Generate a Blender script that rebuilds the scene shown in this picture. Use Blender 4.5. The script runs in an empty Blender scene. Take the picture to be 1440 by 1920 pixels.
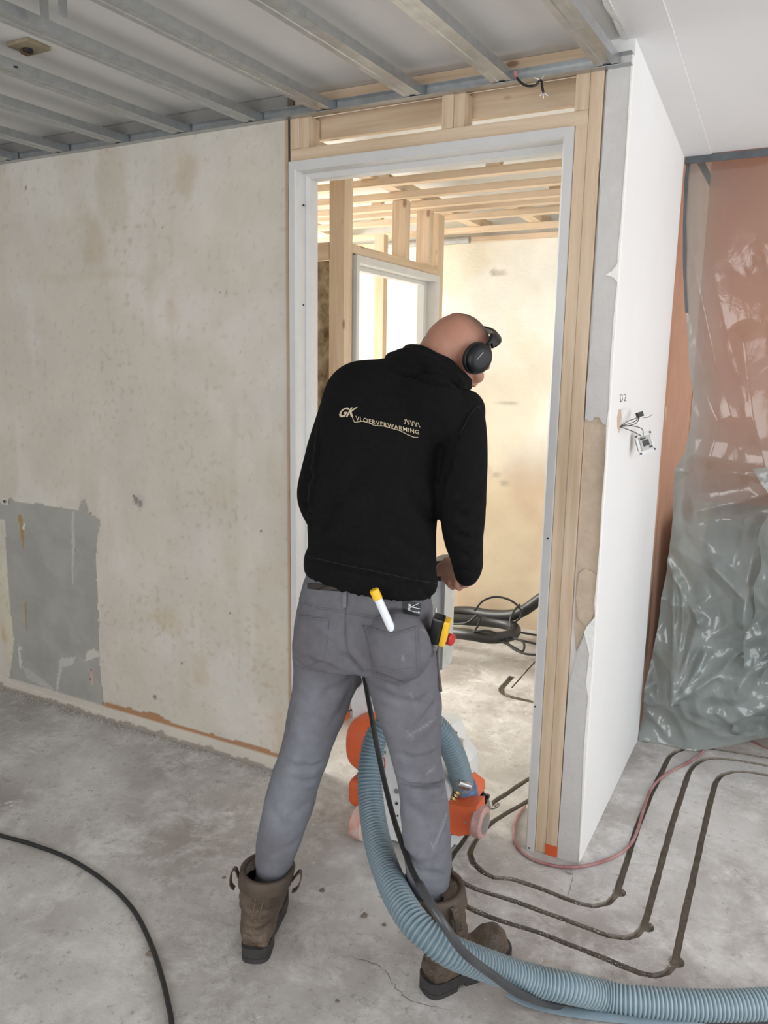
import bpy, bmesh, math, random
import numpy as np
from mathutils import Vector, Matrix, noise
from mathutils.bvhtree import BVHTree
from mathutils.geometry import delaunay_2d_cdt
random.seed(7); rng = np.random.default_rng(5)
S = bpy.context.scene; COL = S.collection

# ------------------------------------------------------------ camera, world, lights, exposure
F = 1480.0; EYE = Vector((0, 0, 1.6))
def _d(u, v): return Vector(((u-720)/F, -(v-960)/F, -1.0)).normalized()
AY = _d(1520, 700); AX = -_d(-2188, 640); AX = (AX - AY*AX.dot(AY)).normalized(); AZ = AX.cross(AY)
RW = Matrix((AX, AY, AZ))                                   # camera axes -> room axes (x along the door wall, y into the depth)
cam = bpy.data.objects.new('camera', bpy.data.cameras.new('camera')); COL.objects.link(cam)
cam.matrix_world = Matrix.Translation(EYE) @ RW.to_4x4()
cam.data.sensor_fit = 'VERTICAL'; cam.data.sensor_height = 36; cam.data.lens = F/1920*36
cam.data.clip_start = 0.05
S.camera = cam
S.view_settings.view_transform = 'Standard'; S.view_settings.look = 'None'
S.view_settings.gamma = 1; S.view_settings.use_curve_mapping = False
S.view_settings.exposure = 0.0
W = bpy.data.worlds.new('world'); S.world = W; W.use_nodes = True
bg = W.node_tree.nodes['Background']; bg.inputs[0].default_value = (0.86, 0.93, 1.0, 1); bg.inputs[1].default_value = 1.2
def area(name, loc, target, sx, sy, power, col):
    L = bpy.data.lights.new(name, 'AREA'); L.shape = 'RECTANGLE'; L.size = sx; L.size_y = sy; L.energy = power; L.color = col
    o = bpy.data.objects.new(name, L); COL.objects.link(o); o.location = loc
    o.rotation_euler = (Vector(target)-Vector(loc)).to_track_quat('-Z', 'Y').to_euler(); return o
area('rear_window_light', (-0.6, -2.55, 1.5), (-0.8, 2, 1.2), 3.6, 2.0, 84, (1.0, 0.975, 0.945))      # daylight of the window behind
area('side_window_light', (2.5, 1.5, 1.45), (-0.5, 2.4, 1.2), 3.0, 2.0, 51, (0.96, 0.98, 1.0))       # daylight of the window on the right
area('back_window_light', (-4.45, 3.15, 1.7), (-1.5, 3.5, .9), .7, 1.2, 105, (1.0, 0.97, 0.89))       # daylight of the room behind
area('back_room_fill', (-4.45, 3.95, 1.0), (-1.2, 4.0, 2.3), 1.2, 1.4, 72, (1.0, 0.96, 0.86))  # added fill lamp, aimed up to brighten the hall ceiling
area('beyond_fill_light', (1.9, 4.0, 1.5), (-0.2, 4.0, 1.3), 1.0, 1.6, 16, (1.0, 0.97, 0.92))  # added fill lamp for the terracotta behind the sheet, no window there

# ------------------------------------------------------------ helpers
def ray(u, v): return RW @ Vector(((u-720)/F, -(v-960)/F, -1.0))
def FL(u, v, z=0.0): r = ray(u, v); return EYE + r*((z-EYE.z)/r.z)
def PY(u, v, y): r = ray(u, v); return EYE + r*(y/r.y)
def PX(u, v, x): r = ray(u, v); return EYE + r*(x/r.x)
WL = {}
def tag(o, label=None, cat=None, group=None, kind=None):
    if label: o['label'] = label
    if cat: o['category'] = cat
    if group: o['group'] = group
    if kind: o['kind'] = kind
    return o
def empty(name, loc, label=None, cat=None, group=None, kind=None, parent=None):
    o = bpy.data.objects.new(name, None); COL.objects.link(o); o.empty_display_size = 0.05
    loc = Vector(loc); WL[o.name] = loc
    if parent: o.parent = parent; o.location = loc - WL[parent.name]
    else: o.location = loc
    return tag(o, label, cat, group, kind)
def mesh(name, V, Fc, mt, parent=None, smooth=False, label=None, cat=None, group=None, kind=None, uv=None):
    V = [Vector(v) for v in V]
    xs = [v.x for v in V]; ys = [v.y for v in V]; zs = [v.z for v in V]
    c = Vector(((min(xs)+max(xs))/2, (min(ys)+max(ys))/2, min(zs)))
    me = bpy.data.meshes.new(name); me.from_pydata([v-c for v in V], [], [tuple(f) for f in Fc]); me.update()
    ms = mt if isinstance(mt, (list, tuple)) else [mt]
    for m in ms: me.materials.append(m)
    if smooth: me.polygons.foreach_set('use_smooth', [True]*len(me.polygons))
    o = bpy.data.objects.new(name, me); COL.objects.link(o); WL[o.name] = c
    if parent: o.parent = parent; o.location = c - WL[parent.name]
    else: o.location = c
    return tag(o, label, cat, group, kind)
class MB:
    def __init__(s): s.v = []; s.f = []
    def add(s, V, Fc):
        n = len(s.v); s.v += [Vector(v) for v in V]; s.f += [tuple(i+n for i in f) for f in Fc]; return s
    def box(s, a, b, bev=0.0, M=None):
        bm = bmesh.new(); r = bmesh.ops.create_cube(bm, size=1)
        a = Vector(a); b = Vector(b)
        for v in bm.verts: v.co = Vector(((a.x+b.x)/2+v.co.x*(b.x-a.x), (a.y+b.y)/2+v.co.y*(b.y-a.y), (a.z+b.z)/2+v.co.z*(b.z-a.z)))
        if bev: bmesh.ops.bevel(bm, geom=bm.edges[:], offset=bev, segments=2, profile=0.7, affect='EDGES')
        if M: bm.transform(M)
        bm.verts.index_update(); s.add([v.co.copy() for v in bm.verts], [[v.index for v in f.verts] for f in bm.faces]); bm.free(); return s
    def tube(s, pts, rad, seg=12, caps=True, rib=None):
        V, Fc = tube(pts, rad, seg, caps); return s.add(V, Fc)
    def cyl(s, a, b, r, seg=24, r2=None, bev=0.0):
        a = Vector(a); b = Vector(b); d = (b-a); L = d.length; d.normalize(); r2 = r if r2 is None else r2
        if bev: P = [a, a+d*bev, b-d*bev, b]; Rr = [r-bev, r, r2, r2-bev]
        else: P = [a, b]; Rr = [r, r2]
        V, Fc = tube(P, Rr, seg, True); return s.add(V, Fc)
    def prism(s, poly, d):
        d = Vector(d); n = len(poly); P = [Vector(p) for p in poly]
        return s.add(P+[p+d for p in P], [list(range(n))[::-1], [n+i for i in range(n)]]+[[i, (i+1) % n, n+(i+1) % n, n+i] for i in range(n)])
    def out(s, name, mt, parent=None, smooth=False, **k):
        o = mesh(name, s.v, s.f, mt, parent, smooth, **k)
        bm = bmesh.new(); bm.from_mesh(o.data); bmesh.ops.recalc_face_normals(bm, faces=bm.faces[:]); bm.to_mesh(o.data); bm.free()
        return o
def tube(pts, rad, seg=12, caps=True):
    P = [Vector(p) for p in pts]; n = len(P); R = rad if isinstance(rad, (list, tuple)) else [rad]*n
    V = []; Fc = []; T0 = (P[1]-P[0]).normalized(); up = Vector((0, 0, 1)) if abs(T0.z) < .9 else Vector((1, 0, 0))
    N = (up - T0*up.dot(T0)).normalized()
    for i in range(n):
        T = (P[min(i+1, n-1)]-P[max(i-1, 0)]).normalized(); N = (N - T*N.dot(T)).normalized(); B = T.cross(N)
        for k in range(seg):
            a = 2*math.pi*k/seg; V.append(P[i]+(N*math.cos(a)+B*math.sin(a))*R[i])
    for i in range(n-1):
        for k in range(seg): Fc.append((i*seg+k, i*seg+(k+1) % seg, (i+1)*seg+(k+1) % seg, (i+1)*seg+k))
    if caps: Fc.append(tuple(range(seg))[::-1]); Fc.append(tuple((n-1)*seg+k for k in range(seg)))
    return V, Fc
def spline(pts, step=0.02):
    P = [Vector(p) for p in pts]; P = [P[0]*2-P[1]]+P+[P[-1]*2-P[-2]]; out = []
    for i in range(1, len(P)-2):
        a, b, c, d = P[i-1:i+3]; n = max(1, int((c-b).length/step))
        for k in range(n):
            t = k/n; out.append(0.5*((2*b)+(c-a)*t+(2*a-5*b+4*c-d)*t*t+(3*b-a-3*c+d)*t**3))
    out.append(P[-2]); return out

# ------------------------------------------------------------ materials
def mat(name, col, rough=0.6, metal=0.0, var=0.0, vscale=8, bump=0.0, bscale=60, stretch=None, col2=None, spec=0.5, attr=None, sheen=0.0, coat=0.0, detail=6):
    m = bpy.data.materials.new(name); m.use_nodes = True; nt = m.node_tree; b = nt.nodes['Principled BSDF']
    b.inputs['Roughness'].default_value = rough; b.inputs['Metallic'].default_value = metal
    b.inputs['Specular IOR Level'].default_value = spec
    if sheen: b.inputs['Sheen Weight'].default_value = sheen
    if coat: b.inputs['Coat Weight'].default_value = coat
    tc = nt.nodes.new('ShaderNodeTexCoord'); mp = nt.nodes.new('ShaderNodeMapping'); nt.links.new(tc.outputs['Object'], mp.inputs[0])
    if stretch: mp.inputs['Scale'].default_value = stretch
    c4 = (*col, 1)
    src = None
    if attr:
        at = nt.nodes.new('ShaderNodeAttribute'); at.attribute_name = attr; src = at.outputs['Color']
    if var or col2:
        n = nt.nodes.new('ShaderNodeTexNoise'); n.inputs['Scale'].default_value = vscale; n.inputs['Detail'].default_value = detail; n.inputs['Roughness'].default_value = .6
        nt.links.new(mp.outputs[0], n.inputs['Vector'])
        r = nt.nodes.new('ShaderNodeValToRGB'); r.color_ramp.elements[0].position = .35; r.color_ramp.elements[1].position = .68
        c2 = col2 if col2 else tuple(x*(1-var) for x in col)
        if attr:
            r.color_ramp.elements[0].color = (1-var, 1-var, 1-var, 1); r.color_ramp.elements[1].color = (1, 1, 1, 1)
            nt.links.new(n.outputs['Fac'], r.inputs[0])
            mx = nt.nodes.new('ShaderNodeMix'); mx.data_type = 'RGBA'; mx.blend_type = 'MULTIPLY'; mx.inputs[0].default_value = 1
            nt.links.new(src, mx.inputs[6]); nt.links.new(r.outputs[0], mx.inputs[7]); nt.links.new(mx.outputs[2], b.inputs['Base Color'])
        else:
            r.color_ramp.elements[0].color = (*c2, 1); r.color_ramp.elements[1].color = c4
            nt.links.new(n.outputs['Fac'], r.inputs[0]); nt.links.new(r.outputs[0], b.inputs['Base Color'])
    elif src: nt.links.new(src, b.inputs['Base Color'])
    else: b.inputs['Base Color'].default_value = c4
    if bump:
        n2 = nt.nodes.new('ShaderNodeTexNoise'); n2.inputs['Scale'].default_value = bscale; n2.inputs['Detail'].default_value = 5
        nt.links.new(mp.outputs[0], n2.inputs['Vector']); bp = nt.nodes.new('ShaderNodeBump'); bp.inputs['Strength'].default_value = bump; bp.inputs['Distance'].default_value = .01
        nt.links.new(n2.outputs['Fac'], bp.inputs['Height']); nt.links.new(bp.outputs[0], b.inputs['Normal'])
    return m
def wood(axis):
    st = {'x': (0.9, 14, 14), 'y': (14, 0.9, 14), 'z': (14, 14, 0.9)}[axis]
    m = mat('pine_wood_'+axis, (0.69, 0.545, 0.405), .6, vscale=2.2, stretch=st, col2=(0.53, 0.39, 0.255), bump=.15, bscale=6)
    nt = m.node_tree; b = nt.nodes['Principled BSDF']; old = b.inputs['Base Color'].links[0].from_socket
    tc = nt.nodes.new('ShaderNodeTexCoord'); mp = nt.nodes.new('ShaderNodeMapping'); mp.inputs['Scale'].default_value = tuple(1 if s < 2 else 2.2 for s in st)
    vo = nt.nodes.new('ShaderNodeTexVoronoi'); vo.inputs['Scale'].default_value = 4.5
    nt.links.new(tc.outputs['Object'], mp.inputs[0]); nt.links.new(mp.outputs[0], vo.inputs['Vector'])
    r = nt.nodes.new('ShaderNodeValToRGB'); r.color_ramp.elements[0].position = .06; r.color_ramp.elements[0].color = (.25, .12, .05, 1); r.color_ramp.elements[1].position = .12; r.color_ramp.elements[1].color = (1, 1, 1, 1)
    nt.links.new(vo.outputs['Distance'], r.inputs[0])
    mx = nt.nodes.new('ShaderNodeMix'); mx.data_type = 'RGBA'; mx.blend_type = 'MULTIPLY'; mx.inputs[0].default_value = .7
    nt.links.new(old, mx.inputs[6]); nt.links.new(r.outputs[0], mx.inputs[7]); nt.links.new(mx.outputs[2], b.inputs['Base Color'])
    return m
WX, WY, WZ = wood('x'), wood('y'), wood('z')
M = dict(
    white=mat('white_plaster', (.80, .805, .80), .7, var=.04, vscale=2, bump=.08, bscale=45),
    wallboard=mat('ceiling_paint', (.70, .69, .67), .8, var=.08, vscale=1.5, bump=.05),
    ceilr=mat('smooth_ceiling_paint', (.74, .74, .74), .8, var=.03, vscale=3),
    backwall=mat('back_plaster', (.78, .72, .58), .75, var=.14, vscale=2.2, bump=.1, attr='paint'),
    old=mat('old_plaster', (.6, .56, .5), .78, var=.10, vscale=3.2, bump=.22, bscale=28, attr='paint', detail=9),
    grayply=mat('grey_skim_plaster', (.60, .585, .57), .8, var=.10, vscale=9, bump=.25, bscale=40),
    beige=mat('beige_plaster', (.62, .50, .38), .8, var=.2, vscale=12, bump=.5, bscale=40),
    chip=mat('white_chipped_edge', (.88, .87, .84), .8, var=.05, bump=.4),
    frame=mat('primed_door_frame_paint', (.60, .598, .592), .45, var=.06, vscale=12),
    steel=mat('galvanised_steel', (.50, .52, .53), .36, metal=.85, var=.2, vscale=25, bump=.05, bscale=200),
    dark=mat('dark_rubber', (.018, .019, .02), .45),
    black=mat('black_plastic', (.012, .012, .013), .35),
    blackm=mat('black_cable_sheath', (.016, .017, .018), .5, var=.3, vscale=30),
    wire=mat('red_cable_sheath', (.27, .09, .085), .5, var=.3, vscale=14, col2=(.42, .25, .24)),
    terr=mat('terracotta_paint', (.64, .28, .15), .85, var=.12, vscale=2),
    wool=mat('mineral_wool', (.52, .42, .28), .95, vscale=12, col2=(.14, .09, .045), bump=1.0, bscale=40),
    orange=mat('orange_paint', (.74, .13, .04), .45, var=.12, vscale=18),
    orangewood=mat('orange_sealed_wood', (.70, .12, .03), .6, var=.2, vscale=20),
    mwhite=mat('dusty_white_metal', (.74, .75, .76), .45, var=.10, vscale=14),
    cream=mat('cream_metal', (.66, .63, .55), .5, var=.15, vscale=20),
    chrome=mat('steel_fitting', (.42, .42, .41), .35, metal=.9, var=.2, vscale=40),
    brass=mat('brass_fitting', (.5, .38, .18), .35, metal=.8),
    red=mat('red_plastic', (.60, .02, .02), .35),
    yellow=mat('yellow_plastic', (.85, .50, .02), .4),
    tubew=mat('translucent_white_plastic', (.74, .78, .84), .35),
    wht=mat('white_print', (.8, .8, .8), .6),
    gold=mat('gold_print', (.52, .43, .30), .6),
    tape=mat('grey_tape', (.10, .11, .12), .5, var=.3, vscale=20),
)

# ------------------------------------------------------------ floor with milled grooves
D = 2.3835
def gp(base, pts, k): return [(base[0]+x/k, base[1]+y/k) for x, y in pts]
G1 = gp((960, 1340), [(1620, 270), (1440, 243), (1280, 215), (1080, 187), (960, 197), (895, 225), (862, 280), (830, 350), (780, 450), (700, 650), (645, 830), (605, 950), (580, 1020), (540, 1058), (460, 1078), (380, 1063), (290, 1030), (150, 975), (0, 925)], 3) + [(925, 1645), (905, 1635), (887, 1618), (881, 1600), (889, 1580), (908, 1557), (925, 1540), (953, 1523), (985, 1505), (1012, 1488)]
G2 = gp((960, 1340), [(1620, 330), (1440, 288), (1300, 262), (1160, 245), (1080, 252), (1025, 285), (992, 335), (960, 430), (910, 585), (860, 760), (800, 980), (755, 1150), (735, 1200), (700, 1240), (640, 1256), (540, 1243), (440, 1205), (300, 1155), (150, 1100), (0, 1045)], 3) + [(910, 1673), (871, 1657), (846, 1638), (840, 1618), (850, 1600), (873, 1568), (900, 1530), (922, 1507), (953, 1486), (981, 1467), (1010, 1450)]
G3 = gp((960, 1340), [(1620, 390), (1440, 342), (1350, 325), (1250, 320), (1190, 335), (1152, 370), (1130, 435), (1090, 600), (1040, 820), (1000, 1000), (960, 1180), (930, 1330), (910, 1410), (870, 1452), (800, 1470), (720, 1455), (600, 1405), (450, 1343), (300, 1285), (150, 1225), (0, 1180)], 3) + [(915, 1718), (871, 1698), (835, 1675), (800, 1650), (790, 1625), (800, 1590)]
GB = [(960, 1268), (948, 1282), (940, 1292), (946, 1302), (966, 1309), (990, 1314), (1030, 1325)]
GC = [(1004, 1240), (990, 1255), (975, 1272), (959, 1290)]
G4 = gp((960, 1340), [(1060, 120), (1092, 150), (1098, 175), (1080, 200)], 3)
edges_polys = []
def offs(path, w, jit=.0012):
    P = spline([FL(u, v) for u, v in path], .03); L = []; R = []
    for i, p in enumerate(P):
        t = (P[min(i+1, len(P)-1)]-P[max(i-1, 0)]); t.z = 0; t.normalize(); n = Vector((-t.y, t.x, 0))
        L.append(p+n*(w/2+random.uniform(-jit, jit))); R.append(p-n*(w/2+random.uniform(-jit, jit)))
    return L, R
quads = []
for path, w in ((G1, .021), (G2, .021), (G3, .021), (GB, .03), (GC, .009), (G4, .012)):
    L, R = offs(path, w)
    for i in range(len(L)-1): quads.append([L[i], L[i+1], R[i+1], R[i]])
for (u, v, r) in [(1161, 1673, .021), (1213, 1738, .021), (1268, 1803, .022)]:
    c = FL(u, v); quads.append([c+Vector((math.cos(a)*r, math.sin(a)*r*1.1, 0)) for a in [k*math.pi/6 for k in range(12)]])
# coarse floor: outer rectangle plus grooves
vin = [Vector((-4.7, -2.7)), Vector((2.6, -2.7)), Vector((2.6, 4.75)), Vector((-4.7, 4.75))]; fin = []
for q in quads:
    s = [Vector((p.x, p.y)) for p in q]
    ar = sum(s[i].x*s[(i+1) % len(s)].y-s[(i+1) % len(s)].x*s[i].y for i in range(len(s)))
    if ar < 0: s = s[::-1]
    fin.append(list(range(len(vin), len(vin)+len(s)))); vin += s
R_ = delaunay_2d_cdt(vin, [(0, 1), (1, 2), (2, 3), (3, 0)], fin, 0, 1e-5)
v2, e2, f2, _, _, fo = R_
GD = -.022; V = []; Fc = []; mi = []; top = {}; bot = {}
def gv(i, deep):
    dct = bot if deep else top
    if i not in dct: dct[i] = len(V); V.append((v2[i].x, v2[i].y, GD if deep else 0))
    return dct[i]
cnt = {}
for f, of in zip(f2, fo):
    deep = len(of) > 0; Fc.append([gv(i, deep) for i in f]); mi.append(1 if deep else 0)
    for a, b in zip(f, f[1:]+f[:1]): cnt.setdefault((min(a, b), max(a, b)), []).append(deep)
for (a, b), l in cnt.items():
    if len(l) == 2 and l[0] != l[1]: Fc.append([gv(a, False), gv(b, False), gv(b, True), gv(a, True)]); mi.append(1)
def concrete(name, c1, c2, c3):
    m = bpy.data.materials.new(name); m.use_nodes = True; nt = m.node_tree; b = nt.nodes['Principled BSDF']; b.inputs['Roughness'].default_value = .72; b.inputs['Specular IOR Level'].default_value = .35
    tc = nt.nodes.new('ShaderNodeTexCoord')
    def nz(sc, det, rg, lo, hi, dist=0):
        n = nt.nodes.new('ShaderNodeTexNoise'); n.inputs['Scale'].default_value = sc; n.inputs['Detail'].default_value = det; n.inputs['Roughness'].default_value = rg; n.inputs['Distortion'].default_value = dist
        nt.links.new(tc.outputs['Object'], n.inputs['Vector']); mr = nt.nodes.new('ShaderNodeMapRange'); mr.inputs[1].default_value = lo; mr.inputs[2].default_value = hi
        nt.links.new(n.outputs['Fac'], mr.inputs[0]); return mr.outputs[0], n.outputs['Fac']
    def mix(a, bb, f):
        x = nt.nodes.new('ShaderNodeMix'); x.data_type = 'RGBA'
        for s, vv in ((6, a), (7, bb)):
            if isinstance(vv, tuple): x.inputs[s].default_value = (*vv, 1)
            else: nt.links.new(vv, x.inputs[s])
        nt.links.new(f, x.inputs[0]); return x.outputs[2]
    f1, r1 = nz(1.7, 9, .62, .38, .64, .15); f2_, r2 = nz(5, 12, .76, .47, .66, .25); f3, r3 = nz(30, 9, .8, .56, .70); f4, r4 = nz(14, 8, .7, .64, .74, .2)
    c = mix(c1, c2, f1); c = mix(c, c3, f2_)
    c = mix(c, tuple(x*.74 for x in c1), f3); c = mix(c, tuple(x*1.12 for x in c3), f4)
    nt.links.new(c, b.inputs['Base Color'])
    bp = nt.nodes.new('ShaderNodeBump'); bp.inputs['Strength'].default_value = .5; bp.inputs['Distance'].default_value = .008
    ad = nt.nodes.new('ShaderNodeMath'); nt.links.new(r2, ad.inputs[0]); nt.links.new(r3, ad.inputs[1]); nt.links.new(ad.outputs[0], bp.inputs['Height']); nt.links.new(bp.outputs[0], b.inputs['Normal'])
    return m
MC = concrete('dusty_concrete_screed', (.36, .33, .31), (.60, .585, .57), (.71, .70, .685))
MG = mat('brown_groove_screed', (.33, .29, .24), .95, var=.35, vscale=30, bump=.6)  # grooves and cracks show a darker, dusty brown screed
fl_o = mesh('floor', V, Fc, [MC, MG], kind='structure'); fl_o.data.polygons.foreach_set('material_index', mi)

# ------------------------------------------------------------ painted-grid walls
def fbm(x, y, sc, s=0.0, oct_=4):
    out = np.empty(x.size); xf = x.ravel(); yf = y.ravel()
    for i in range(x.size): out[i] = noise.fractal(Vector((xf[i]*sc, yf[i]*sc, s)), 1.0, 2.0, oct_)
    return out.reshape(x.shape)
def inpoly(x, z, P):
    r = np.zeros(x.shape, bool); n = len(P)
    for i in range(n):
        x1, z1 = P[i]; x2, z2 = P[(i+1) % n]
        if z1 == z2: continue
        c = ((z1 > z) != (z2 > z)) & (x < (x2-x1)*(z-z1)/(z2-z1)+x1); r ^= c
    return r
def sstep(a, b, x): t = np.clip((x-a)/(b-a), 0, 1); return t*t*(3-2*t)
def setcol(o, C_):
    a = o.data.color_attributes.new('paint', 'FLOAT_COLOR', 'POINT'); a.data.foreach_set('color', np.concatenate([C_, np.ones((len(C_), 1))], 1).astype('f').ravel())
def gridwall(name, x0, x1, z0, z1, y, step, mt, thick, colf, dispf=None, **k):
    nx = int((x1-x0)/step)+1; nz = int((z1-z0)/step)+1
    X, Z = np.meshgrid(np.linspace(x0, x1, nx), np.linspace(z0, z1, nz)); Cc, Yd = colf(X, Z)
    V = np.stack([X.ravel(), (y+Yd).ravel(), Z.ravel()], 1)
    Fq = [(j*nx+i, j*nx+i+1, (j+1)*nx+i+1, (j+1)*nx+i) for j in range(nz-1) for i in range(nx-1)]
    n = len(V); Vb = [(x0, y+thick, z0), (x1, y+thick, z0), (x1, y+thick, z1), (x0, y+thick, z1)]
    V = [tuple(p) for p in V]+Vb
    Fq += [(n+1, n, n+3, n+2), tuple([n, n+1]+[i for i in range(nx-1, -1, -1)]), tuple([n+2, n+3]+[(nz-1)*nx+i for i in range(nx)]),
           tuple([n+3, n]+[j*nx for j in range(nz)]), tuple([n+1, n+2]+[j*nx+nx-1 for j in range(nz-1, -1, -1)])]
    o = mesh(name, V, Fq, mt, **k); setcol(o, np.concatenate([Cc.reshape(-1, 3), np.tile(Cc.reshape(-1, 3)[0], (4, 1))]))
    return o
def lerp(C_, c, m): return C_*(1-m[..., None])+np.array(c)*m[..., None]
def wxz(pts, y=D): return [(PY(u, v, y).x, PY(u, v, y).z) for u, v in pts]
def left_paint(X, Z):
    n1 = fbm(X, Z, 1.6, 1.); n2 = fbm(X, Z, 6, 2., 5); n3 = fbm(X, Z, 22, 3., 4); nv = fbm(X*2.4, Z*.5, 1.6, 9.)
    C_ = np.ones(X.shape+(3,))*np.array([.60, .555, .485])
    C_ = lerp(C_, (.66, .625, .565), sstep(-.2, .5, n1+n2*.3)); C_ = lerp(C_, (.53, .47, .375), .55*sstep(.05, .55, nv+.25*n2))
    Yd = .0012*n2+.0008*n3
    def blot(u, v, rx, rz, c, a, ns=.9):
        nonlocal C_
        p = PY(u, v, D); d = np.sqrt(((X-p.x)/rx)**2+((Z-p.z)/rz)**2)+ns*n2; C_ = lerp(C_, c, .75*a*(1-sstep(.1, 1.15, d)))
    for b in [(350, 325, .06, .13, (.50, .38, .24), .55), (170, 450, .07, .18, (.50, .39, .25), .5), (200, 515, .42, .035, (.50, .41, .28), .5), (320, 590, .05, .2, (.50, .37, .24), .5),
              (130, 430, .12, .1, (.52, .43, .30), .4), (60, 640, .05, .3, (.70, .69, .66), .5), (300, 1160, .12, .05, (.55, .45, .24), .55), (240, 1230, .10, .1, (.55, .49, .38), .4),
              (370, 1250, .06, .1, (.55, .41, .28), .5), (220, 1050, .03, .09, (.52, .37, .19), .5), (500, 1160, .07, .1, (.54, .42, .28), .45), (520, 1350, .05, .2, (.52, .37, .26), .5), (440, 700, .3, .25, (.56, .50, .42), .35),
              (430, 1000, .35, .2, (.63, .60, .55), .5), (10, 1130, .05, .35, (.64, .61, .42), .7), (5, 1190, .03, .09, (.48, .26, .06), .8), (350, 1040, .2, .2, (.64, .61, .56), .5)]: blot(*b)
    sp = fbm(X, Z, 38, 5., 3); ar = sstep(.1, .5, fbm(X, Z, 2.6, 7., 3)); C_ = lerp(C_, (.46, .36, .24), .3*ar*sstep(.15, .45, sp)); C_ = lerp(C_, (.40, .33, .26), .25*sstep(.42, .6, sp))
    patch = [(-60, 935), (4, 945), (12, 938), (18, 933), (26, 940), (70, 945), (118, 952), (146, 956), (151, 941), (158, 938), (163, 950), (165, 965), (182, 972), (187, 980), (181, 1010), (180, 1060), (185, 1170), (186, 1250), (192, 1300), (196, 1335), (150, 1322), (90, 1303), (40, 1285), (17, 1277), (24, 1200), (16, 1120), (11, 1040), (8, 975), (-60, 965)]
    jx = X+.008*n2+.003*n3; jz = Z+.008*n3
    m = inpoly(jx, jz, wxz(patch)).astype(float); Yd += .003*m; C_ = lerp(C_, (.355, .355, .325), .93*m); C_ *= (1-.10*m*sstep(-.3, .5, n2))[..., None]
    for poly, c in [([(33, 966), (40, 968), (44, 1010), (42, 1030), (39, 1010)], (.38, .22, .06)), ([(45, 1130), (48, 1130), (50, 1185), (47, 1170)], (.36, .24, .12)), ([(109, 1258), (112, 1235), (140, 1232), (135, 1248), (116, 1252), (107, 1300), (104, 1290)], (.55, .54, .50)),
                    ([(162, 1222), (172, 1217), (184, 1222), (186, 1232), (158, 1240)], (.62, .60, .55)), ([(134, 960), (138, 960), (139, 1006), (136, 1100), (134, 1080)], (.52, .51, .47)),
                    ([(40, 1250), (60, 1260), (100, 1290), (95, 1296), (50, 1272)], (.48, .475, .44)), ([(167, 1255), (172, 1255), (175, 1288), (170, 1285)], (.60, .40, .33)),
                    ([(33, 1210), (38, 1215), (40, 1255), (36, 1250)], (.66, .64, .6)), ([(42, 982), (46, 982), (44, 993), (40, 990)], (.68, .66, .62))]:
        mm = inpoly(X+.004*n3, Z+.006*n2, wxz(poly)).astype(float); C_ = lerp(C_, c, .85*mm)
    # glue line and bare strip along the bottom
    gl = .083+.012*n2+.02*np.exp(-((X-PY(290, 1350, D).x)/.05)**2)
    C_ = lerp(C_, (.36, .16, .05), .85*((Z < gl) & (Z > .062)).astype(float)*sstep(-2.72, -2.66, X)); C_ = lerp(C_, (.62, .57, .50), .9*(Z < .062)); C_ = lerp(C_, (.28, .25, .22), .8*(Z < .02+.014*n2+.01*n3)); Yd -= .006*(Z < .062)
    C_ = lerp(C_, (.40, .23, .12), .7*(X > -1.664))
    C_ = lerp(C_, (.24, .235, .23), .9*(Z > 2.449))  # shade of the gap above the track, painted on the wall
    # pinholes and dark nail heads
    hs = [(48, 352, .006), (255, 938, .012), (262, 944, .012), (250, 930, .006), (290, 1308, .009), (170, 962, .004), (169, 1258, .005), (168, 1275, .004), (489, 995, .003), (350, 1085, .002), (430, 1150, .003), (340, 1245, .003), (33, 1212, .004), (37, 1222, .004)]
    hs += [(402+k*11, 547+(k % 2)*2, .0018) for k in range(8) if k != 4]+[(440+k*10, 660+(k % 3), .0018) for k in range(5)]+[(245, 640, .002), (392, 395, .002), (305, 425, .002), (415, 580, .002)]
    for u, v, r in hs:
        p = PY(u, v, D); d = np.sqrt((X-p.x)**2+((Z-p.z)*.8)**2)/r; C_ = lerp(C_, (.12, .10, .085), .85*(1-sstep(.6, 1.3, d+.3*n3))); Yd += .006*(d < .8)
    p = PY(262, 940, D); d = np.sqrt(((X-p.x)/.03)**2+((Z-p.z)/.03)**2)+.5*n2; C_ = lerp(C_, (.42, .40, .38), .5*(1-sstep(.4, 1.1, d)))
    return np.clip(C_, 0, 1), Yd
gridwall('wall_left', -3.75, -1.655, 0, 2.498, D, .0075, M['old'], .07, left_paint, kind='structure')
def back_paint(X, Z):
    n2 = fbm(X, Z, 5, 4., 5); n1 = fbm(X, Z, 1.5, 6.)
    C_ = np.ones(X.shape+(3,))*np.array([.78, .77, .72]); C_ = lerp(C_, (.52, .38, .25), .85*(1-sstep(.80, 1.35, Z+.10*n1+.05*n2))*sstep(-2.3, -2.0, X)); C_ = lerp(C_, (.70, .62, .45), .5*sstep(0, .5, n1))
    for u, v, rx, rz in [(938, 512, .05, .015), (925, 510, .02, .02), (930, 890, .05, .03), (915, 875, .03, .03), (945, 905, .04, .02), (920, 700, .008, .01), (935, 755, .14, .004), (918, 880, .02, .06)]:
        p = PY(u, v, 4.595); d = np.sqrt(((X-p.x)/rx)**2+((Z-p.z)/rz)**2)+.7*n2; C_ = lerp(C_, (.33, .29, .24), .6*(1-sstep(.3, 1.0, d)))
    return C_, .002*n2
gridwall('wall_back', -4.7, -.6, 0, 2.5, 4.595, .016, M['backwall'], .08, back_paint, kind='structure')

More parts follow.
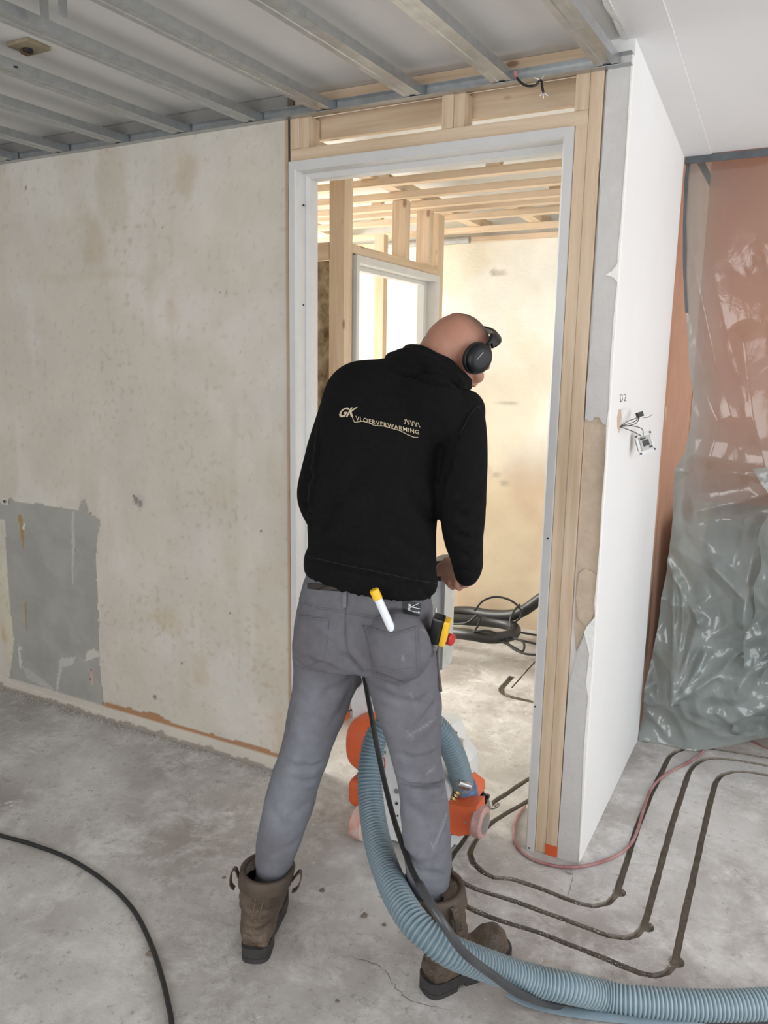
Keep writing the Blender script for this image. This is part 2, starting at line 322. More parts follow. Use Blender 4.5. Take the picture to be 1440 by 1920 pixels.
# white cross wall (face towards +x), its chipped end faces the camera
XW = -.513
zt = 2.5; ze = 2.418
wb = MB(); wb.prism([(XW, D+.016, 0), (XW, 3.404, 0), (XW, 3.404, ze), (XW, D+.016, zt)], (-.075, 0, 0)); wb.out('wall_right', M['white'], kind='structure')
Rw = bpy.data.objects['wall_right']
# exposed beige core and grey skim layer on the end
edgeL = [(1140, 100), (1140, 127), (1137, 170), (1135, 200), (1131, 260), (1129, 300), (1124, 330), (1126, 360), (1122, 400), (1120, 450), (1118, 489), (1114, 530), (1112, 610), (1109, 640), (1106, 650), (1104, 690), (1100, 722), (1099, 750), (1097, 785), (1104, 790), (1111, 789), (1114, 782), (1124, 783), (1128, 791), (1134, 797)]
edgeR = [(1140, 797), (1143, 767), (1149, 676), (1152, 640), (1155, 601), (1157, 560), (1161, 525), (1154, 517), (1162, 500), (1163, 489), (1165, 450), (1171, 400), (1172, 350), (1176, 320), (1175, 280), (1178, 240), (1182, 225), (1184, 180), (1188, 140), (1192, 100)]
def loc3(p, y): q = PY(p[0], p[1], y); q.z = max(0, min(q.z, 2.497)); q.x = min(q.x, XW); return q
sk = MB(); sk.prism([loc3(p, D-.002) for p in edgeL+edgeR], (0, .018, 0)); sk.out('plaster_layer', M['grayply'], Rw, label='grey skim plaster on the upper end of the wall')
eL2 = [(1100, 1172), (1092, 1200), (1083, 1220), (1078, 1245), (1067, 1283), (1063, 1330), (1060, 1367), (1055, 1450), (1050, 1520), (1047, 1567), (1043, 1622)]
eR2 = [(1087, 1622), (1090, 1510), (1095, 1417), (1100, 1360), (1103, 1310), (1099, 1285), (1108, 1230), (1101, 1195), (1096, 1184), (1104, 1176)]
sk = MB(); sk.prism([loc3(p, D-.002) for p in eL2+eR2], (0, .018, 0)); sk.out('plaster_layer', M['grayply'], Rw, label='grey skim plaster on the lower end of the wall')
eb = [(1097, 780), (1138, 780), (1138, 830), (1141, 865), (1138, 933), (1134, 1000), (1128, 1083), (1122, 1133), (1115, 1160), (1100, 1175), (1080, 1222), (1076, 1180), (1080, 1100), (1084, 1000), (1090, 900)]
sk = MB(); sk.prism([loc3(p, D+.009) for p in eb], (0, .007, 0)); sk.out('plaster_core', M['beige'], Rw, label='beige bare core where the skim has broken away')
sk = MB(); sk.prism([loc3(p, D+.003) for p in [(1086, 1075), (1097, 1066), (1110, 1072), (1124, 1080), (1126, 1100), (1118, 1135), (1108, 1165), (1100, 1175), (1084, 1160), (1080, 1120)]], (0, .012, 0)); sk.out('plaster_flake', M['beige'], Rw)
def strip(pts, w, y, d):
    L = []; R = []
    for i, p in enumerate(pts):
        q = loc3(p, y); L.append(q-Vector((random.uniform(.2, 1)*w, 0, 0))); q2 = q.copy(); q2.x = XW+.0008; R.append(q2)
    s_ = MB(); s_.prism(L+R[::-1], (0, d, 0)); return s_
strip([(1143, 767), (1141, 800), (1140, 858), (1138, 933), (1134, 1024), (1130, 1083), (1124, 1133), (1117, 1157), (1103, 1176), (1097, 1186), (1108, 1227), (1101, 1283), (1104, 1307), (1101, 1360), (1096, 1417), (1091, 1510), (1086, 1617)], .006, D-.0035, .02).out('chipped_edge', M['chip'], Rw, label='ragged white paint edge')
strip([(1192, 100), (1187, 160), (1183, 220), (1179, 300), (1174, 360), (1168, 420), (1164, 480), (1161, 525), (1156, 600), (1150, 676), (1145, 767)], .007, D-.0035, .02).out('chipped_edge', M['chip'], Rw)
MB().prism([loc3(p, D-.0045) for p in [(1135, 515), (1148, 508), (1160, 490), (1164, 490), (1163, 528), (1158, 530), (1150, 520)]], (0, .005, 0)).out('plaster_flake', M['chip'], Rw)
# pencil marks, scar and cable hole on the white face
def onwall(u, v, off=.001): p = PX(u, v, XW); return Vector((XW+off, p.y, p.z))
for pts in ([(1162, 741), (1166, 740), (1167, 750), (1163, 754), (1162, 741)], [(1169, 741), (1173, 739), (1172, 746), (1170, 752), (1174, 751)]):
    MB().tube([onwall(*p) for p in pts], .0008, 5).out('pencil_mark', M['black'], Rw)
MB().prism([onwall(u, v, .0) for u, v in [(1247, 762), (1251, 763), (1250, 776), (1252, 785), (1247, 791), (1246, 778)]], (.0012, 0, 0)).out('wall_scar', M['beige'], Rw)
MB().prism([onwall(u, v, .0) for u, v in [(1160, 768), (1164, 768), (1166, 790), (1160, 812), (1157, 800), (1157, 782)]], (.001, 0, 0)).out('cable_hole', M['beige'], Rw)

# ceilings
MB().box((-4.7, -2.7, 2.5), (XW-.02, 4.7, 2.56)).out('ceiling', M['wallboard'], kind='structure')
cr = MB(); cr.prism([(XW-.02, -2.7, 2.512), (XW-.02, D, 2.5), (XW-.02, 3.404, ze), (XW-.02, 4.6, ze)], (3.2, 0, 0))
cr = MB(); prof = [(-2.7, 2.6), (1.4, 2.535), (D, 2.5), (3.404, ze), (3.412, 2.8), (4.6, 2.8)]
pv = [(XW-.025, y, z) for y, z in prof]+[(XW-.025, y, z+.07) for y, z in prof[::-1]]; cr.prism(pv, (3.2, 0, 0)); cr.out('ceiling_right', M['ceilr'], kind='structure')
sx = -.415
tr_ = MB(); pv = [(XW-.022, y, z-.004) for y, z in prof]+[(XW-.022, y, z+.01) for y, z in prof[::-1]]; tr_.prism(pv, (sx-XW+.022, 0, 0)); tr_.out('trim_1', M['ceilr'], kind='structure')
# rough plaster rim where the old ceiling was cut back
V = []; Fq = []; n = 40
for i in range(n+1):
    y = -.5+(D+.5)*i/n
    a = XW-.035-.014*noise.noise((y*6, 0, 0))-.008*noise.noise((y*25, 3, 0)); V += [(a, y, 2.5), (a+.004, y, 2.492), (XW-.018, y, 2.49)]
for i in range(n): 
    for k in (0, 1): Fq.append((i*3+k, i*3+k+1, i*3+k+4, i*3+k+3))
mesh('trim_2', V, Fq, M['chip'], kind='structure')

# shell that the photograph does not show but its light implies (openings behind and on the right)
def shell(name, boxes):
    b = MB()
    for a, c in boxes: b.box(a, c)
    return b.out(name, M['white'], kind='structure')
shell('wall_rear', [((-4.7, -2.78, 0), (-2.6, -2.7, 2.6)), ((1.4, -2.78, 0), (2.68, -2.7, 2.6)), ((-2.6, -2.78, 0), (1.4, -2.7, .4)), ((-2.6, -2.78, 2.45), (1.4, -2.7, 2.6))])
shell('wall_side', [((2.6, -2.7, 0), (2.68, -.2, 2.6)), ((2.6, 3.1, 0), (2.68, 4.7, 2.6)), ((2.6, -.2, 0), (2.68, 3.1, .4)), ((2.6, -.2, 2.4), (2.68, 3.1, 2.6))])
shell('wall_far_left', [((-4.78, -2.7, 0), (-4.7, 2.8, 2.5)), ((-4.78, 4.2, 0), (-4.7, 4.75, 2.5)), ((-4.78, 2.8, 0), (-4.7, 4.2, .6)), ((-4.78, 2.8, 2.35), (-4.7, 4.2, 2.5))])
MB().box((-4.7, D, 0), (-3.75, D+.07, 2.5)).out('wall_left_end', M['white'], kind='structure')
MB().box((-.66, 3.404, 0), (XW-.03, 4.595, 2.8)).out('wall_hall_right', M['white'], kind='structure')
MB().box((XW-.0299, 3.406, 0), (XW-.02, 4.4, 2.8)).out('wall_beyond_side', mat('dusty_terracotta_paint', (.68, .48, .37), .85, var=.1), kind='structure')
MB().box((-.66, 2.5, 0), (-.59, 3.404, 2.5)).out('wall_hall_right_near', M['white'], kind='structure')
MB().box((-.6, 4.4, 0), (2.6, 4.48, 2.8)).out('wall_beyond', M['terr'], kind='structure')

# ------------------------------------------------------------ door frames (white steel / primed timber)
def door_frame(name, ax, a0, a1, zt_, fy, lab, depth=.10):
    """ax 'x': opening spans x from a0 to a1, front face at y=fy; ax 'y': spans y, front face at x=fy facing +x"""
    org = ((a0+a1)/2, fy, 0) if ax == 'x' else (fy, (a0+a1)/2, 0)
    r = empty(name, org, kind='structure')
    def T(p):   # p=(across, depth, z)
        return (p[0], fy+p[1], p[2]) if ax == 'x' else (fy-p[1], p[0], p[2])
    fw, st, rb = .030, .047, .045
    prof = [(0, -.012), (fw-.006, -.012), (fw, -.006), (fw, rb), (st-.014, rb), (st, rb+.008), (st, depth), (0, depth)]
    ci = .0
    for side, s, o in (('l', 1, a0), ('r', -1, a1)):
        V = []; n = len(prof)
        for a, d in prof: V.append(T((o+s*a, d, 0)))
        for a, d in prof: V.append(T((o+s*a, d, zt_-a)))
        m = MB(); m.add(V, [list(range(n)), [n+i for i in range(n)]]+[[i, (i+1) % n, n+(i+1) % n, n+i] for i in range(n)]); m.out('jamb', M['frame'], r)
    V = []; n = len(prof)
    for a, d in prof: V.append(T((a0+a, d, zt_-a)))
    for a, d in prof: V.append(T((a1-a, d, zt_-a)))
    m = MB(); m.add(V, [list(range(n)), [n+i for i in range(n)]]+[[i, (i+1) % n, n+(i+1) % n, n+i] for i in range(n)]); m.out('head', M['frame'], r)
    return r
d1 = door_frame('door_1', 'x', -1.645, -.664, 2.281, D, 'white')
for u, v in [(569, 385), (568, 572), (567, 758), (566, 1098)]:
    p = PY(u, v, D+.03); MB().cyl((p.x, p.y-.001, p.z), (p.x, p.y+.003, p.z), .0035, 10).out('screw_hole', M['black'], d1)
for u, v in [(1027, 1010), (1003, 1325), (992, 1590)]:
    p = PY(u, v, D-.0125); MB().cyl((p.x, p.y-.0008, p.z), (p.x, p.y+.002, p.z), .003, 10).out('screw_hole', M['black'], d1)
d2 = door_frame('door_2', 'y', 2.958, 3.80, 2.055, -1.722, 'white', depth=.09)

# ------------------------------------------------------------ timber framing
def board(name, a, b, axis, parent, **k):
    o = MB().box(a, b, .002).out(name, {'x': WX, 'y': WY, 'z': WZ}[axis], parent, **k)
    c = o.data.vertices
    off = Vector((random.uniform(-5, 5), random.uniform(-5, 5), random.uniform(-5, 5)))
    return o
fr1 = empty('door_wall_framing', (-1.15, D+.03, 0), 'pale pine stud frame with short blocks above the large doorway', 'framing')
board('stud', (-.663, D+.001, 0), (-.627, D+.072, 2.29), 'z', fr1)
board('stud', (-.6265, D-.001, 0.0), (-.588, D+.074, 2.425), 'z', fr1)
board('header', (-1.645, D, 2.283), (-.6275, D+.072, 2.323), 'x', fr1)
board('end_block', (-1.645, D, 2.3235), (-1.608, D+.072, 2.425), 'z', fr1)
board('end_block', (-1.607, D+.002, 2.3235), (-1.572, D+.073, 2.425), 'z', fr1)
board('block', (-1.082, D+.001, 2.3235), (-1.045, D+.07, 2.425), 'z', fr1)
board('block', (-1.0445, D+.008, 2.3235), (-1.01, D+.075, 2.425), 'z', fr1)
board('end_block', (-.669, D+.002, 2.3235), (-.6275, D+.072, 2.425), 'z', fr1)
board('top_plate', (-1.645, D+.03, 2.44), (-.565, D+.075, 2.499), 'x', fr1)
board('rear_rail', (-1.645, D+.078, 2.365), (-.62, D+.105, 2.44), 'x', fr1)
MB().box((-.628, D-.0035, 0), (-.586, D+.0755, .038)).out('painted_foot', M['orangewood'], fr1, label='bright orange painted foot of the stud')
# hall stud wall with the inner door
fr2 = empty('hall_wall_framing', (-1.76, 3.4, 0), 'pale pine stud wall with cripples around the inner white door frame', 'framing')
board('stud', (-1.80, 2.885, 0), (-1.728, 2.952, 2.36), 'z', fr2)
board('header', (-1.80, 2.9525, 2.06), (-1.728, 3.81, 2.098), 'y', fr2)
board('cripple', (-1.80, 3.44, 2.0985), (-1.728, 3.485, 2.36), 'z', fr2)
board('cripple', (-1.80, 3.70, 2.0985), (-1.728, 3.745, 2.36), 'z', fr2)
board('stud', (-1.80, 3.812, 0), (-1.728, 3.88, 2.36), 'z', fr2)
MB().box((-1.802, 2.883, 0), (-1.726, 2.954, .045)).out('painted_foot', M['orangewood'], fr2, label='bright orange painted foot of the post')
# insulated wall running left from the first hall post
fr3 = empty('insulated_wall', (-2.2, 2.92, 0), 'pine stud wall packed with brown mineral wool left of the hall post', 'framing')
board('header', (-2.8, 2.885, 2.03), (-1.8015, 2.955, 2.10), 'x', fr3)
board('stud', (-2.45, 2.885, 0), (-2.40, 2.955, 2.029), 'z', fr3)
V = []; Fq = []; nx, nz = 40, 120
for j in range(nz+1):
    for i in range(nx+1):
        x = -2.398+.596*i/nx; z = .0+2.028*j/nz; V.append((x, 2.90+.012*noise.noise((x*18, 0, z*9))+.006*noise.noise((x*60, 3, z*40)), z))
for j in range(nz):
    for i in range(nx): q = j*(nx+1)+i; Fq.append((q, q+1, q+nx+2, q+nx+1))
mesh('mineral_wool', V, Fq, M['wool'], fr3, smooth=True)
# lone stud in the far room
fs = empty('far_room_framing', (-2.34, 4.3, 0), 'single pale stud standing in the far room seen through the inner door', 'framing')
board('stud', (-2.345, 4.26, 0), (-2.28, 4.31, 2.36), 'z', fs)
# batten ceiling over the hall
bt = empty('batten_ceiling', (-2, 3.6, 2.34), 'pine battens hung under the white ceiling of the hall', 'ceiling battens')
for y, x1 in ((3.167, -.62), (3.431, -.62), (3.66, -.62), (3.80, -.62), (4.03, -.62), (4.42, -.62), (2.80, -.62)):
    board('batten', (-4.6, y-.022, 2.362), (x1, y+.022, 2.392), 'x', bt)
board('cross_batten', (-1.80, 2.7, 2.3925), (-1.735, 4.58, 2.44), 'y', bt)
board('cross_batten', (-2.75, 2.7, 2.3925), (-2.70, 4.58, 2.44), 'y', bt)
board('cross_batten', (-1.45, 3.9, 2.3925), (-1.38, 4.58, 2.44), 'y', bt)
board('wall_rail', (-4.6, 4.55, 2.335), (-.62, 4.593, 2.3615), 'x', bt)
for x in (-1.2, -2.2, -3.1):
    for y in (3.167, 4.03): MB().box((x-.03, y-.02, 2.3925), (x+.03, y+.02, 2.4995)).out('hanger_block', WX, bt)
tp = MB().tube([(-2.35, 4.45, 2.33), (-1.82, 4.45, 2.33)], .022, 14).out('conduit_pipe', M['steel'], None, label='grey pipe stub under the far battens of the hall', cat='pipe')

# ------------------------------------------------------------ steel ceiling track and profiles
tk = MB(); y0, y1 = D-.028, D+.0
tk.add(*(lambda x0, x1: ([(x0, D, 2.419), (x0, D-.03, 2.419), (x0, D-.03, 2.4205), (x0, D-.0015, 2.4205), (x0, D-.0015, 2.448), (x0, D-.03, 2.448), (x0, D-.03, 2.4495), (x0, D, 2.4495)]+[(x1, D, 2.419), (x1, D-.03, 2.419), (x1, D-.03, 2.4205), (x1, D-.0015, 2.4205), (x1, D-.0015, 2.448), (x1, D-.03, 2.448), (x1, D-.03, 2.4495), (x1, D, 2.4495)], [list(range(8)), list(range(8, 16))]+[[i, (i+1) % 8, 8+(i+1) % 8, 8+i] for i in range(8)]))(-3.75, -.512))
tk.out('ceiling_track', M['steel'], label='galvanised steel edge track along the top of the door wall', cat='ceiling track')
ords = ['first, at the left edge of the frame', 'second', 'third', 'fourth', 'fifth', 'sixth', 'seventh', 'eighth', 'ninth, nearest the white wall']
sxs = [(-3.045, 0), (-2.738, 0), (-2.415, 0), (-2.108, 0), (-1.785, 0), (-1.49, 0), (-1.165, 0), (-.877, 0), (-.575, 0)]
stw = {}
def profile(x, k, rot, lab):
    w, h, t, lp = .06, .027, .0012, .007
    pr = [(-w/2+lp, h), (-w/2, h), (-w/2, 0), (-.012, 0), (-.009, .002), (.009, .002), (.012, 0), (w/2, 0), (w/2, h), (w/2-lp, h)]
    pin = [(p[0]*(1-2*t/w), p[1]+(-t if p[1] > .02 else t)) for p in pr]
    pin = [(-w/2+lp, h-t), (-w/2+t, h-t), (-w/2+t, t), (-.012, t), (-.009, .002+t), (.009, .002+t), (.012, t), (w/2-t, t), (w/2-t, h-t), (w/2-lp, h-t)]
    prof = pr+pin[::-1]; n = len(prof); V = []
    for y in (-2.5, D-.006):
        for a, b in prof:
            dx = math.tan(rot)*(y-D); V.append((x+a+dx, y, 2.4215+b))
    m = MB(); m.add(V, [list(range(n))[::-1], [n+i for i in range(n)]]+[[i, (i+1) % n, n+(i+1) % n, n+i] for i in range(n)])
    return m.out('ceiling_profile', M['steel'], label=lab, cat='ceiling profile', group='steel ceiling profiles')
for k, (x, r) in enumerate(sxs): profile(x, k, math.radians(2.2), 'galvanised steel ceiling profile running overhead, '+ords[k]+(' of nine from the left' if 0 < k < 8 else ''))
# ------------------------------------------------------------ plastic dust sheet hung over the opening on the right
def film(name, rgb, dens):
    m = bpy.data.materials.new(name); m.use_nodes = True; nt = m.node_tree; nt.nodes.remove(nt.nodes['Principled BSDF']); out = nt.nodes['Material Output']
    tr = nt.nodes.new('ShaderNodeBsdfTransparent'); tr.inputs[0].default_value = (.90, .93, .92, 1)
    df = nt.nodes.new('ShaderNodeBsdfDiffuse'); df.inputs[0].default_value = (*rgb, 1)
    tl = nt.nodes.new('ShaderNodeBsdfTranslucent'); tl.inputs[0].default_value = (*rgb, 1)
    gl = nt.nodes.new('ShaderNodeBsdfGlossy'); gl.inputs['Roughness'].default_value = .10; gl.inputs[0].default_value = (.95, .95, .95, 1)
    m1 = nt.nodes.new('ShaderNodeMixShader'); m1.inputs[0].default_value = .35; nt.links.new(df.outputs[0], m1.inputs[1]); nt.links.new(tl.outputs[0], m1.inputs[2])
    m2 = nt.nodes.new('ShaderNodeMixShader'); nt.links.new(tr.outputs[0], m2.inputs[1]); nt.links.new(m1.outputs[0], m2.inputs[2])
    at = nt.nodes.new('ShaderNodeAttribute'); at.attribute_name = 'paint'; ml = nt.nodes.new('ShaderNodeMath'); ml.operation = 'MULTIPLY'; ml.inputs[1].default_value = dens
    nt.links.new(at.outputs['Fac'], ml.inputs[0]); nt.links.new(ml.outputs[0], m2.inputs[0])
    fr = nt.nodes.new('ShaderNodeFresnel'); fr.inputs[0].default_value = 1.5; ad = nt.nodes.new('ShaderNodeMath'); ad.inputs[1].default_value = .015; ad.use_clamp = True; nt.links.new(fr.outputs[0], ad.inputs[0])
    m3 = nt.nodes.new('ShaderNodeMixShader'); nt.links.new(ad.outputs[0], m3.inputs[0]); nt.links.new(m2.outputs[0], m3.inputs[1]); nt.links.new(gl.outputs[0], m3.inputs[2]); nt.links.new(m3.outputs[0], out.inputs[0])
    tc = nt.nodes.new('ShaderNodeTexCoord'); mp = nt.nodes.new('ShaderNodeMapping'); mp.inputs['Scale'].default_value = (1, 1, .5); vz = nt.nodes.new('ShaderNodeTexNoise'); vz.inputs['Scale'].default_value = 26; vz.inputs['Detail'].default_value = 5; vz.inputs['Distortion'].default_value = 1.2
    bp = nt.nodes.new('ShaderNodeBump'); bp.inputs['Strength'].default_value = .10; bp.inputs['Distance'].default_value = .015
    nt.links.new(tc.outputs['Object'], mp.inputs[0]); nt.links.new(mp.outputs[0], vz.inputs['Vector']); nt.links.new(vz.outputs['Fac'], bp.inputs['Height'])
    for x in (df, gl): nt.links.new(bp.outputs[0], x.inputs['Normal'])
    return m
FILM = film('milky_plastic_film', (.37, .42, .41), 1.0)
ledge = [(1288, 303), (1284, 335), (1281, 420), (1281, 500), (1286, 600), (1292, 690), (1300, 740), (1294, 800), (1284, 850), (1264, 880), (1257, 920), (1256, 980), (1250, 1040), (1238, 1110), (1225, 1200), (1210, 1290), (1199, 1350), (1195, 1388)]
lz = []; 
for u, v in ledge: p = PY(u, v, 3.43); lz.append((p.z, max(p.x, XW+.004)))
lz.sort(); LZ = np.array([a for a, b in lz]); LX = np.array([b for a, b in lz])
def pw(u, v, y=3.45): p = PY(u, v, y); return p.x, p.z
def ridge(x, z, pts, w, h):
    """height field of a sharp crease along a polyline given in picture-measured wall coordinates"""
    r = 0.
    for (x1, z1), (x2, z2) in zip(pts, pts[1:]):
        L2 = (x2-x1)**2+(z2-z1)**2; t = max(0, min(1, ((x-x1)*(x2-x1)+(z-z1)*(z2-z1))/L2)); d = math.hypot(x-x1-t*(x2-x1), z-z1-t*(z2-z1)); r = max(r, h*max(0, 1-d/w)**1.3)
    return r
FK = pw(1268, 1300)
ridges = [([pw(1300, 480), pw(1330, 620), pw(1372, 780)], .06, .05), ([pw(1395, 640), pw(1412, 780), pw(1440, 900)], .08, .05), ([pw(1320, 720), pw(1350, 800), pw(1330, 860)], .05, .04),
          ([pw(1262, 1080), pw(1260, 1180), FK], .028, .035), ([pw(1275, 1095), pw(1280, 1150), FK], .025, .03), ([pw(1310, 1160), FK], .03, .03), ([pw(1325, 1220), pw(1300, 1265), FK], .025, .03), ([pw(1405, 1215), pw(1350, 1255), FK], .03, .03),
          ([pw(1420, 990), pw(1402, 1100), pw(1395, 1220)], .05, .04), ([pw(1250, 880), pw(1300, 850), pw(1400, 870), pw(1500, 900)], .07, .05), ([pw(1300, 960), pw(1380, 945), pw(1480, 920)], .06, .035),
          ([pw(1340, 1060), pw(1400, 1120), pw(1395, 1160)], .05, .04), ([pw(1245, 1050), pw(1290, 1130), pw(1315, 1165)], .035, .03), ([pw(1380, 1305), pw(1405, 1255), pw(1440, 1225)], .05, .05)]
def crumple(x, z, sc, seed):
    dd = noise.voronoi(Vector((x*sc, z*sc*.62+x*.8, seed)))[0]; return min(.5, dd[1]-dd[0])
nu, nv = 190, 330; V = []; Fq = []; DEN = []
for j in range(nv+1):
    t = j/nv; z = 2.405*(1-t)
    for i in range(nu+1):
        u = i/nu; xl = float(np.interp(z, LZ, LX)); x = xl+(.72-xl)*u
        lo = max(0, 1-z/1.35); up = 1-lo
        y = 3.47+.025*math.sin(x*9+z*1.2+2*noise.noise((x*2, z*.8, 1)))*min(1, (2.405-z)*2+.15)
        y += .05*(1-abs(noise.noise((x*4.2, z*2.2+x*1.5, 5)))*2)*(.12+.9*lo)
        y -= sum(ridge(x, z, *r) for r in ridges)*(1 if z < 1.2 else .35)
        q = noise.noise((x*3.5, z*4.5, 11)); y -= lo*.045*(1-abs(q)*3)+(.004+.058*lo)*crumple(x, z, 5.5, 2.)+(.001+.022*lo)*crumple(x+.3, z, 14, 5.)
        y += -.03*math.exp(-((z-1.45)/.16)**2)+.05*math.exp(-((z-1.05)/.15)**2)
        if z < .42:
            c = (.42-z)/.42; y += c*(.06*abs(noise.noise((x*9, z*11, 3)))*2)-.09*math.sin(c*math.pi)
            yb = 3.40+.5*max(0, x+.28)*.9; y = y*(1-c**2)+(yb+.03*noise.noise((x*7, 0, 2)))*c**2
        d = .27+.45*(1-math.exp(-((1.5-z)/.5)**2) if z < 1.5 else 0)
        ed = abs(x-xl); d += (.22*math.exp(-ed/.03)+.30*math.exp(-(ed/.09)**2))*(1 if z > .4 else .3)
        d += .10*noise.noise((x*3, z*1.4, 8))
        if z < .5: d += .06+.08*noise.noise((x*9, z*9, 4))
        lift = .10*max(0, (x+.27))*max(0, 1-z/.5)*3 if x > -.27 else 0
        V.append((x, y, max(z+min(lift, .12), .003))); DEN.append(max(.2, min(.92, d)))
for j in range(nv):
    for i in range(nu): q = j*(nu+1)+i; Fq.append((q, q+nu+1, q+nu+2, q+1))
sh = empty('plastic_sheet', (.1, 3.45, 0), 'milky plastic dust sheet taped over the opening beside the white wall', 'dust sheet')
o = mesh('sheet', V, Fq, FILM, sh, smooth=True); setcol(o, np.repeat(np.array(DEN)[:, None], 3, 1))
# bunched second layer of film to the right, lower down
V = []; Fq = []; DEN = []; nu, nv = 120, 150
for j in range(nv+1):
    t = j/nv; z = 1.15*(1-t)+.09
    for i in range(nu+1):
        u = i/nu; cx_ = -.145+.24*t-.45*t*t+.22*t**3; x = cx_+.06*noise.noise((z*5, 0, 1))+(.75-cx_)*u
        y = 3.36-.03*math.sin(u*20+z*7)+.05*noise.noise((x*5, z*4, 9))-.10*crumple(x, z, 6, 9.)-.03*crumple(x, z, 15, 3.)+.12*t; V.append((x, y, max(.01, z+.05*noise.noise((x*8, 1, 1))))); DEN.append(.60+.15*noise.noise((x*8, z*8, 5)))
for j in range(nv):
    for i in range(nu): q = j*(nu+1)+i; Fq.append((q, q+nu+1, q+nu+2, q+1))
o = mesh('folded_sheet', V, Fq, FILM, sh, smooth=True, label='bunched greenish fold of the sheet'); setcol(o, np.repeat(np.array(DEN)[:, None], 3, 1))
MB().prism([(XW+.003, 3.405, 2.388), (.72, 3.405, 2.388), (.72, 3.405, 2.412), (XW+.003, 3.405, 2.417)], (0, .006, 0)).out('tape_strip', M['tape'], sh, label='dark grey tape along the top')
V = []; Fq = []
for j in range(41):
    z = 2.40-j*.0075*1.9; xl = float(np.interp(z, LZ, LX)); V += [(xl-.002, 3.435, z), (xl+.010+.010*noise.noise((0, 0, z*4)), 3.44, z)]
for j in range(40): Fq.append((2*j, 2*j+1, 2*j+3, 2*j+2))
mesh('tape_strip', V, Fq, M['tape'], sh, label='dark grey rolled edge of the sheet')
# things behind the sheet
pl = MB(); a = PY(1236, 1225, 3.62); b = PY(1252, 1120, 3.62); pl.prism([(a.x-.01, 3.6, 0), (a.x+.07, 3.6, 0), (a.x+.16, 3.6, 1.05), (a.x+.09, 3.6, 1.05)], (0, .02, 0))
pl.out('leaning_plank', WZ, label='pine plank leaning behind the plastic sheet', cat='plank')
MB().tube([PY(1232, 1232, 3.56), PY(1250, 1180, 3.57), PY(1256, 1100, 3.6)], .022, 14).out('black_pipe', M['dark'], label='short black foam pipe hanging behind the plastic sheet edge', cat='pipe')
mbx = MB(); mbx.box((-.36, 3.75, 0), (.45, 4.2, .95), .03); mbx.box((-.38, 3.73, .95), (.47, 4.22, 1.0), .012)
cb = empty('covered_cabinet', (.05, 4, 0), 'grey low cabinet standing behind the plastic sheet', 'cabinet')
mc = mat('grey_cabinet_paint', (.24, .23, .23), .6, var=.15)
MB().box((-.36, 3.75, .08), (.45, 4.2, .92), .01).out('body', mc, cb); MB().box((-.38, 3.73, .92), (.47, 4.22, .96), .008).out('cabinet_top', mc, cb); MB().box((-.33, 3.78, 0), (.42, 4.17, .08)).out('plinth', M['dark'], cb)
for k in (0, 1):
    dr = MB().box((-.345+k*.405, 3.732, .1), (.045+k*.39, 3.75, .9), .004).out('cabinet_door', mc, cb); MB().cyl((.0+k*.09, 3.732, .6), (.0+k*.09, 3.712, .6), .012, 12).out('knob', M['steel'], dr)

# ------------------------------------------------------------ cables on the floor
def cable(name, pts, r, m, lab, cat='cable', seg=10, parent=None, **k):
    return MB().tube(spline(pts, .02), r, seg).out(name, m, parent, smooth=True, label=lab, cat=cat, **k)
def fpts(l, z): return [FL(u, v, z) for u, v in l]
cable('power_cable', fpts([(-90, 1535), (0, 1566), (60, 1583), (130, 1610), (200, 1655), (250, 1706), (283, 1770), (303, 1830), (315, 1880), (322, 1920), (328, 2010)], .007), .0068, M['blackm'], 'thick black cable curving over the bare floor at lower left')
red_pts = fpts([(985, 1512), (971, 1530), (964, 1555), (966, 1580), (985, 1603), (1020, 1619), (1065, 1626), (1110, 1621), (1150, 1607), (1178, 1588), (1194, 1560), (1206, 1520), (1222, 1478), (1248, 1452), (1290, 1430), (1315, 1412), (1326, 1395), (1322, 1383)], .006)
cable('heating_cable', red_pts, .0052, M['wire'], 'dusty red cable looped round the foot of the door jamb')
cable('thin_red_cable', fpts([(1350, 1352), (1378, 1370), (1408, 1388), (1440, 1403), (1500, 1420)], .004), .0032, M['wire'], 'thin red cable coming out under the plastic sheet')
# screw plug on the floor, crack, debris
c = FL(1069, 1638, 0); MB().tube([c+Vector((-.01, 0, .006)), c+Vector((.008, 0, .006))], [.006, .0065], 10).out('wall_plug', M['steel'], label='small grey wall plug lying by the white wall corner', cat='wall plug')
def pebbles(name, pts, rmin, rmax, m, lab, cat, flat=.6):
    mb = MB()
    for p in pts:
        r = random.uniform(rmin, rmax); V0 = []
        for d in ((1, 0, 0), (-1, 0, 0), (0, 1, 0), (0, -1, 0), (0, 0, 1), (0, 0, -.3)): s = r*random.uniform(.6, 1.3); V0.append(Vector((p[0]+d[0]*s, p[1]+d[1]*s, p[2]+d[2]*s*flat)))
        mb.add(V0, [(0, 2, 4), (2, 1, 4), (1, 3, 4), (3, 0, 4), (2, 0, 5), (1, 2, 5), (3, 1, 5), (0, 3, 5)])
    return mb.out(name, m, label=lab, cat=cat, kind='stuff')
MD = mat('rubble_grey', (.50, .47, .44), .9, var=.35, vscale=60)
pb = [(random.uniform(-3.7, -1.66), D-.008-abs(random.gauss(0, .02)), random.uniform(0, .002)) for _ in range(800)]
pebbles('plaster_rubble', pb, .0015, .0075, MD, 'grey plaster rubble and dust lying along the foot of the stained wall', 'rubble')
pb = []
for path in (G1, G2, G3):
    for p in spline([FL(u, v) for u, v in path], .012):
        for _ in range(2): pb.append((p.x+random.choice((-1, 1))*(.0125+abs(random.gauss(0, .006))), p.y+random.gauss(0, .006), 0))
